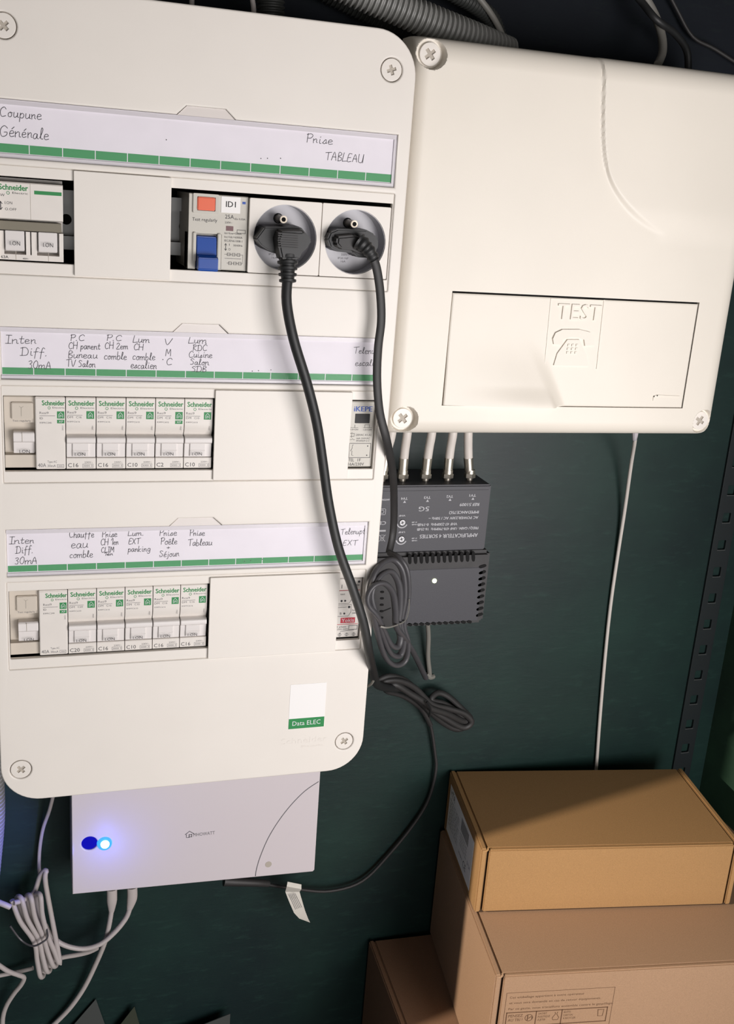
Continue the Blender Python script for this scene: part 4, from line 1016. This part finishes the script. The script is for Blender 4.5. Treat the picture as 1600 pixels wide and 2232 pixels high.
gp.strip([(p.x, p.z) for p in catmull([Vector(p) for p in arc], 4)], (0, YD - .06, 0), X3, Z3, .75)
dev.part('seam', gp, 'print', smooth=False)
p = px(585, 1884, YD)
dev.part('screw_hole', MB().cyl_y(p.x, p.z, 2.8, YD - .1, YD + .4, 20), 'slot')
lg = MB(); a_ = px(404, 1826, YD); b_ = px(424, 1826, YD); e_ = px(468, 1822, YD)
lg.strip([(a_.x, a_.z + 3), (a_.x + 3.2, a_.z + 5.6), (a_.x + 6.8, a_.z + 2.8)], (0, YD - .08, 0), X3, Z3, .7).strip([(a_.x + .8, a_.z + 2.6), (a_.x + .8, a_.z), (a_.x + 3, a_.z)], (0, YD - .08, 0), X3, Z3, .6).frame((0, YD - .08, 0), X3, Z3, a_.x + 3.0, a_.x + 5, a_.z + .3, a_.z + 2.4, .6)
lg.text('MHOWATT', (0, YD - .08, 0), X3, Z3, a_.x + 6.4, a_.z + .3, 2.9, e_.x - a_.x - 6.4)
dev.part('lettering', lg, 'print', smooth=False)
ll = bpy.data.lights.new('lamp_glow', 'POINT'); ll.energy = 0.022; ll.color = (0.08, 0.12, 1.0); ll.shadow_soft_size = 0.003
lo = bpy.data.objects.new('lamp_glow', ll); C.objects.link(lo); lo.parent = dev.o
lo.location = Vector((lampd.x + 2 - dev.loc[0], YD - 24 - dev.loc[1], lampd.z - 3 - dev.loc[2])) * S

ls_ = bpy.data.lights.new('lamp_side_glow', 'SPOT'); ls_.energy = 0.30; ls_.color = (0.10, 0.12, 1.0); ls_.spot_size = math.radians(95); ls_.spot_blend = .8; ls_.shadow_soft_size = 0.003
lq = bpy.data.objects.new('lamp_side_glow', ls_); C.objects.link(lq); lq.parent = dev.o
lq.location = Vector((lampd.x - 18 - dev.loc[0], YD - 18 - dev.loc[1], lampd.z - dev.loc[2])) * S
lq.rotation_euler = Vector((-1, .45, -.12)).to_track_quat('-Z', 'Y').to_euler()

def plug_lead(name, label, plug, lead, r=2.1):
    t = Thing(name, label, 'cable', P(plug[-1])[0])
    t.part('plug', MB().tube(P(*plug), lambda f: (4.2 if f < .55 else 4.2 - 2.4 * (f - .55) / .45), 12, .7), 'whitecable', angle=60)
    t.part('sheath', MB().tube(P(*lead), r, 10), 'whitecable', angle=80)
    return t
plug_lead('white_lead', 'white lead with moulded plug dropping straight from the white device to the lower left', [(244, 1938, 88), (244, 1962, 88), (243, 1990, 89)], [(243, 1985, 89), (237, 2020, 90), (228, 2055, 92), (207, 2105, 96), (182, 2155, 98), (150, 2200, 99), (110, 2240, 100)])
plug_lead('curled_white_lead', 'white lead with moulded plug curling left from the white device into the tied bundle', [(288, 1934, 88), (288, 1958, 88), (281, 1986, 88)], [(283, 1980, 88), (274, 2002, 88), (250, 2032, 87), (218, 2058, 86), (180, 2068, 86), (140, 2060, 86), (112, 2040, 88), (98, 2015, 90)])
t = Thing('bundled_white_cable', 'white cable wound in a tied bundle at the lower left below the panel', 'cable', px(85, 2050, 95))
path = []
for k in range(7):
    f = k / 6
    tp = (26 + 62 * f, 1962 - 10 * f); bt = (88 + 42 * f, 2128 - 34 * f); md = (74 + 30 * f, 2052 - 14 * f)
    Yk = 88 + (3 if k % 2 else -3)
    seq = [(tp[0], tp[1], Yk), ((tp[0] * .6 + md[0] * .4) - 2, (tp[1] + md[1]) / 2, Yk - 1), (md[0], md[1], Yk), ((md[0] + bt[0]) / 2, (md[1] + bt[1]) / 2 + 4, Yk), (bt[0], bt[1], Yk)]
    path += seq if k % 2 == 0 else seq[::-1]
path += [(100, 1930, 88), (101, 1898, 89), (88, 1908, 91), (74, 1945, 92), (50, 1962, 86), (30, 1968, 83)]
t.part('wound_cable', MB().tube(P(*path), 2.0, 10), 'whitecable', angle=80)
t.part('cable_end', MB().tube(P((96, 2050, 91), (120, 2085, 92), (150, 2084, 91), (190, 2076, 89), (212, 2066, 87)), 2.0, 10), 'whitecable', angle=80)
t.part('wire_tie', MB().tube(P((22, 2018, 84), (45, 2048, 84), (70, 2062, 81), (92, 2054, 80), (104, 2040, 82), (96, 2006, 86)), .8, 6), 'coil')
t = Thing('upright_white_lead', 'slim white lead coming down from behind the panel to the tied bundle', 'cable', px(90, 1850, 98))
t.part('sheath', MB().tube(P((118, 1725, 90), (108, 1765, 95), (94, 1805, 99), (87, 1845, 100), (85, 1880, 99), (86, 1905, 97)), 1.5, 10), 'whitecable', angle=80)
t = Thing('kinked_white_lead', 'white lead with a sharp bend near the lower left corner', 'cable', px(52, 2133, 92))
t.part('sheath', MB().tube(P((-30, 2085, 84), (-5, 2102, 85), (18, 2117, 86), (40, 2125, 88), (52, 2131, 90), (46, 2146, 92), (30, 2166, 94), (14, 2192, 96), (6, 2220, 97), (6, 2260, 98)), 2.0, 10), 'whitecable', angle=80)
t = Thing('short_white_lead', 'white lead end lit blue at the left edge beside the tied bundle', 'cable', px(0, 1970, 88))
t.part('sheath', MB().tube(P((-30, 1955, 84), (-5, 1966, 83), (10, 1972, 82), (22, 1977, 82)), 2.3, 10), 'whitecable', angle=80)
t = Thing('crossing_white_lead', 'white lead passing behind the foot of the tied bundle', 'cable', px(30, 2118, 98))
t.part('sheath', MB().tube(P((-30, 2132, 98), (0, 2126, 98), (40, 2118, 97), (72, 2110, 95)), 1.8, 10), 'whitecable', angle=80)

# ------------------------------------------------------------------ conduits and leads above
def conduit(name, label, pts, r, pitch, mt, depth=.12):
    Q = catmull([Vector(p) for p in P(*pts)], 12)
    L = [0]
    for a_, b_ in zip(Q, Q[1:]): L.append(L[-1] + (b_ - a_).length)
    n = int(L[-1] / pitch * 4); R_ = []
    j = 0
    for i in range(n + 1):
        s_ = L[-1] * i / n
        while j < len(L) - 2 and L[j + 1] < s_: j += 1
        f = (s_ - L[j]) / max(1e-6, L[j + 1] - L[j]); R_.append(Q[j].lerp(Q[j + 1], min(1, max(0, f))))
    rr = lambda f: r * (1.0 if int(round(f * n)) % 4 in (0, 1) else 1 - depth)
    t = Thing(name, label, 'conduit', P(pts[-1])[0])
    t.part('corrugated_tube', MB().tube(R_, rr, 18, 1, 1, False), mt, angle=25)
    return t
conduit('corrugated_conduit', 'thick grey corrugated conduit slanting down behind the cream cabinet', [(560, -120, 70), (660, -70, 70), (760, -28, 68), (860, 14, 66), (950, 52, 66), (1030, 84, 70), (1110, 118, 76)], 11.0, 3.5, 'conduit', .17)
conduit('dark_conduit', 'dark upright corrugated conduit entering the top of the panel', [(592, -90, 60), (590, -20, 60), (590, 60, 60)], 9.0, 3.0, 'conduitd')
conduit('side_conduit', 'grey corrugated conduit lit blue at the left edge beside the panel', [(-28, 1640, 88), (-22, 1700, 88), (-20, 1780, 88), (-26, 1860, 88), (-34, 1930, 88), (-50, 2000, 88)], 10.5, 3.4, 'conduit')
conduit('back_conduit', 'dim grey conduit lying behind the thick one above the cabinet', [(640, -60, 92), (740, -6, 92), (830, 36, 92), (920, 74, 94), (1000, 105, 95)], 8.0, 3.0, 'conduitd')
conduit('upper_conduit', 'short grey conduit above the thick one at the top edge', [(930, -60, 80), (980, -20, 80), (1030, 8, 82), (1070, 40, 86), (1090, 90, 90)], 6.0, 2.6, 'conduitd')
def lead(name, label, pts, r, mt):
    t = Thing(name, label, 'cable', P(pts[-1])[0]); t.part('sheath', MB().tube(P(*pts), r, 10), mt, angle=80)
lead('pale_lead', 'pale lead running over the grey conduits to the cream cabinet', [(1000, -60, 78), (1040, -10, 78), (1070, 30, 80), (1092, 70, 84), (1106, 110, 88)], 2.2, 'greycable')
lead('slim_pale_lead', 'thin pale lead entering the panel top left of the dark conduit', [(545, -60, 50), (549, -10, 50), (553, 20, 50), (554, 60, 50)], 1.6, 'whitecable')
lead('second_pale_lead', 'thin pale lead peeping over the panel top left of centre', [(416, -80, 50), (418, -20, 50), (418, 40, 50)], 1.6, 'whitecable')
lead('grey_looped_lead', 'grey lead bending down behind the right half of the cabinet top', [(1385, -40, 80), (1410, 0, 80), (1430, 38, 78), (1443, 80, 74), (1444, 115, 68), (1434, 140, 60)], 3.0, 'greycable')
lead('black_looped_lead', 'black lead crossing the grey looped lead above the cabinet', [(1350, -50, 86), (1395, 0, 80), (1430, 42, 72), (1470, 72, 76), (1497, 110, 80), (1500, 160, 82)], 2.6, 'black')
lead('long_dark_lead', 'slim dark lead falling right above the cabinet top', [(1440, -50, 96), (1475, 20, 98), (1510, 80, 98), (1560, 108, 98), (1640, 160, 98)], 1.4, 'black2')

# ------------------------------------------------------------------ right corner
t = Thing('slotted_upright', 'dark slotted steel upright in the right corner behind the cartons', 'upright', (613, YW - 5, ZF))
sl = [rrect(609, 617, z, z + 9, 1, 2)[::-1] for z in range(-815, 60, 26)]
t.part('strip', plate(rrect(603, 623, ZF, 80, .5, 2), sl, YW - 2.6, YW - .2, .2), 'steel_dark')
we = MB()
for z in range(-555, -180, 26): we.box(608.6, 617.4, YW - 2.9, YW - 2.4, z - .8, z - .1)
t.part('worn_edge', we, 'worn')

# ------------------------------------------------------------------ cartons
def carton(label, FL, ang, wd, dp, ht, mt, extra=None):
    f_ = (YW - CAM.y) / (105 - CAM.y); FL = CAM + (Vector(FL) - CAM) * f_
    wd, dp, ht = wd * f_, dp * f_, (ht * f_ if ht != 'floor' else FL[2] - ZF)
    a = math.radians(ang)
    u = Vector((math.cos(a), math.sin(a), 0)); v = Vector((-math.sin(a), math.cos(a), 0)); k = Vector((0, 0, 1))
    base = Vector((FL[0], FL[1], FL[2] - ht))
    t = Thing('carton', label, 'carton', base + u * wd / 2 + v * dp / 2, 'brown cartons stacked at the wall')
    def bx(x0, x1, y0, y1, z0, z1): return MB().obox(base + u * x0 + v * y0 + k * z0, u * (x1 - x0), v * (y1 - y0), k * (z1 - z0))
    rim = 5.0
    t.part('side_panel', bx(0, rim, -3, dp, 0, ht + .8), mt, bevel=1.1)
    t.part('side_panel', bx(wd - rim, wd, -3, dp, 0, ht + .8), mt, bevel=1.1)
    t.part('lid', bx(rim + .5, wd - rim - .5, .2, dp, ht - 3, ht), mt, bevel=.8)
    t.part('front_flap', bx(rim + 1.6, wd - rim - 1.6, -3.2, .2, .6, ht - .2), mt, bevel=.9)
    t.part('back_panel', bx(rim, wd - rim, dp - 3, dp - .2, 0, ht - 3), mt)
    t.part('bottom', bx(rim, wd - rim, 3, dp - 3, 0, 3), mt)
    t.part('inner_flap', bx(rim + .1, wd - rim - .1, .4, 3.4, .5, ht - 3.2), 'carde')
    for x in (rim - 1.5, wd - rim + 1.5):
        t.part('corner_curl', MB().tube([base + u * (x - 2.2) + v * -1.0 + k * (ht - .4), base + u * (x - .4) + v * -2.6 + k * (ht - 1.6), base + u * (x + 1.8) + v * -2.2 + k * (ht - .4), base + u * (x + 2.6) + v * -.4 + k * (ht + .2)], .8, 8), mt)
    return t, base, u, v, k
tu, base, u, v, k = carton('smallest brown carton, on top of the stack with a white label on its end', (343.5, -9.0, -488.5), -9.0, 217, 113, 57.5, 'card')
O = base - u * .15
lb = tu.part('address_label', MB().obox(O + v * 18 + k * 5, u * .2, v * 88, k * 46), 'sticker')
pr = MB()
OO = O - u * .04 + k * 5
def vtext(s_, x, z, cap, wd_): pr.text(s_, OO + v * 106, -v, k, x, z, cap, wd_)
vtext('HTA', 4, 38, 6, 15)
for q in range(8): vtext('REF 6042 LOT 1187 QTE 1', 4 + (q % 2), 33 - q * 3.4, 1.8, 36 - 2 * (q % 3))
for q in range(26): pr.rect(OO + v * 106, -v, k, 46 + q * 1.0, 46.4 + q * 1.0 + .3 * (q % 3 == 0), 30, 42)
for q in range(4): vtext('MADE IN PRC 230V', 46, 26 - q * 3.2, 1.6, 24)
vtext('CE', 62, 6, 6, 10); vtext('S/N 00417', 46, 8, 2.2, 13); vtext('5V 2A', 74, 16, 3.4, 10)
tu.part('label_lettering', pr, 'printd', lb, smooth=False)

tb, base, u, v, k = carton('largest brown carton with printed recycling notice on its front, under the smallest carton', (332.0, -78.0, -546.8), -8.0, 330, 180, 108, 'card2')
g = MB(); F = base - v * 3.25
def cc(x, y):
    """photo pixel -> point on the carton's front in its own (along, up) millimetres"""
    d = rx * ((x - 800) / FPX) + dn * ((y - 1116) / FPX) + fw
    s_ = (F - CAM).dot(v) / d.dot(v); q = CAM + d * s_ - F
    return q.dot(u), q.dot(k)
def ctext(s_, x0_, y0_, x1_, cap):
    a_ = cc(x0_, y0_); b_ = cc(x1_, y0_ - (x1_ - x0_) * .03); g.text(s_, F, u, k, a_[0], a_[1], cap, b_[0] - a_[0])
a_ = cc(1105, 2165); b_ = cc(1340, 2157)
nx0, nx1, nz1 = a_[0], b_[0], a_[1]
g.frame(F, u, k, nx0, nx1, nz1 - 44, nz1, .35)
ctext('Cet emballage appartient \u00e0 votre op\u00e9rateur', 1111, 2177, 1273, 1.9)
ctext('et vous sera demand\u00e9 en cas de retour \u00e9quipements.', 1110, 2189, 1309, 1.9)
ctext('Par ce geste, nous travaillons ensemble contre le gaspillage.', 1108, 2202, 1335, 1.9)
iz1 = cc(1108, 2208)[1]; ix0 = nx0 + 2.0; ix1 = nx1 - 3.5
for x0_, x1_ in ((ix0, ix0 + 23.5), (ix0 + 23.5, ix0 + 44.0), (ix0 + 44.0, ix1)): g.frame(F, u, k, x0_, x1_, iz1 - 13, iz1, .8)
g.text('PENSEZ', F, u, k, ix0 + 1.6, iz1 - 4.4, 2.5, 11.4).text('AU TRI !', F, u, k, ix0 + 1.6, iz1 - 8.2, 2.5, 11.4)
g.strip([(ix0 + 18 + 3 * math.cos(q), iz1 - 5.6 + 3 * math.sin(q)) for q in [i * math.pi / 8 for i in range(17)]], F, u, k, .5).strip([(ix0 + 17, iz1 - 7.6), (ix0 + 17, iz1 - 3.6)], F, u, k, .8).strip([(ix0 + 18, iz1 - 6), (ix0 + 20, iz1 - 4.4), (ix0 + 20.6, iz1 - 6.6)], F, u, k, .7)
for q, s_ in enumerate(('SACHET', 'PLASTIQUE', '\u00c0 JETER')): g.text(s_, F, u, k, ix0 + 25.2, iz1 - 3.2 - q * 2.9, 1.7, (7, 9.6, 6.4)[q])
for q, s_ in enumerate(('BO\u00ceTE', 'CARTON', '\u00c0 RECYCLER')): g.text(s_, F, u, k, ix0 + 45.6, iz1 - 3.2 - q * 2.9, 1.7, (5.4, 7.4, 10)[q])
bx_ = ix0 + 39.4
g.strip([(bx_ - .8, iz1 - 2), (bx_ - .4, iz1 - 3.6), (bx_ - 2.6, iz1 - 7), (bx_ - 2, iz1 - 9), (bx_ + 2, iz1 - 9), (bx_ + 2.6, iz1 - 7), (bx_ + .6, iz1 - 3.6), (bx_ + 1.2, iz1 - 2)], F, u, k, .5)
bx_ = ix1 - 5
g.strip([(bx_ - 2.4, iz1 - 2), (bx_ - 1.8, iz1 - 8), (bx_ + 1.8, iz1 - 8), (bx_ + 2.4, iz1 - 2), (bx_ - 2.4, iz1 - 2)], F, u, k, .6)
tb.part('notice_lettering', g, 'cprint', smooth=False)
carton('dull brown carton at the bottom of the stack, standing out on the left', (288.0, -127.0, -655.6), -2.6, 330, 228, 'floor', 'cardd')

# ------------------------------------------------------------------ grey points at the foot of the wall
def shard(label, tip, l, r_, Y0, mt):
    T = px(*tip, Y0); L_ = px(*l, Y0); R_ = px(*r_, Y0)
    dl = (L_ - T); dr = (R_ - T)
    kl = (ZF - T.z) / dl.z; kr = (ZF - T.z) / dr.z
    A = T + dl * kl; B = T + dr * kr
    t = Thing('pointed_card', label, 'card', ((A.x + B.x) / 2, Y0, ZF), 'pointed cards at the foot of the wall')
    t.part('sheet', MB().add([(T.x, Y0, T.z), (A.x, Y0 - 9, ZF), (B.x, Y0 - 9, ZF), (T.x, Y0 + .8, T.z), (A.x, Y0 - 8.2, ZF), (B.x, Y0 - 8.2, ZF)], [(0, 1, 2), (3, 5, 4), (0, 3, 4, 1), (1, 4, 5, 2), (2, 5, 3, 0)]), mt, smooth=False)
shard('grey pointed card at the wall foot, left of the olive one', (209, 2178), (160, 2232), (229, 2232), YW - 3, 'slate')
shard('olive pointed card at the wall foot, beside the grey one', (293, 2194), (262, 2232), (304, 2232), YW - 8, 'slate2')
shard('flat grey pointed card at the wall foot, nearest the cartons', (502, 2210), (440, 2234), (500, 2240), YW - 13, 'slate')
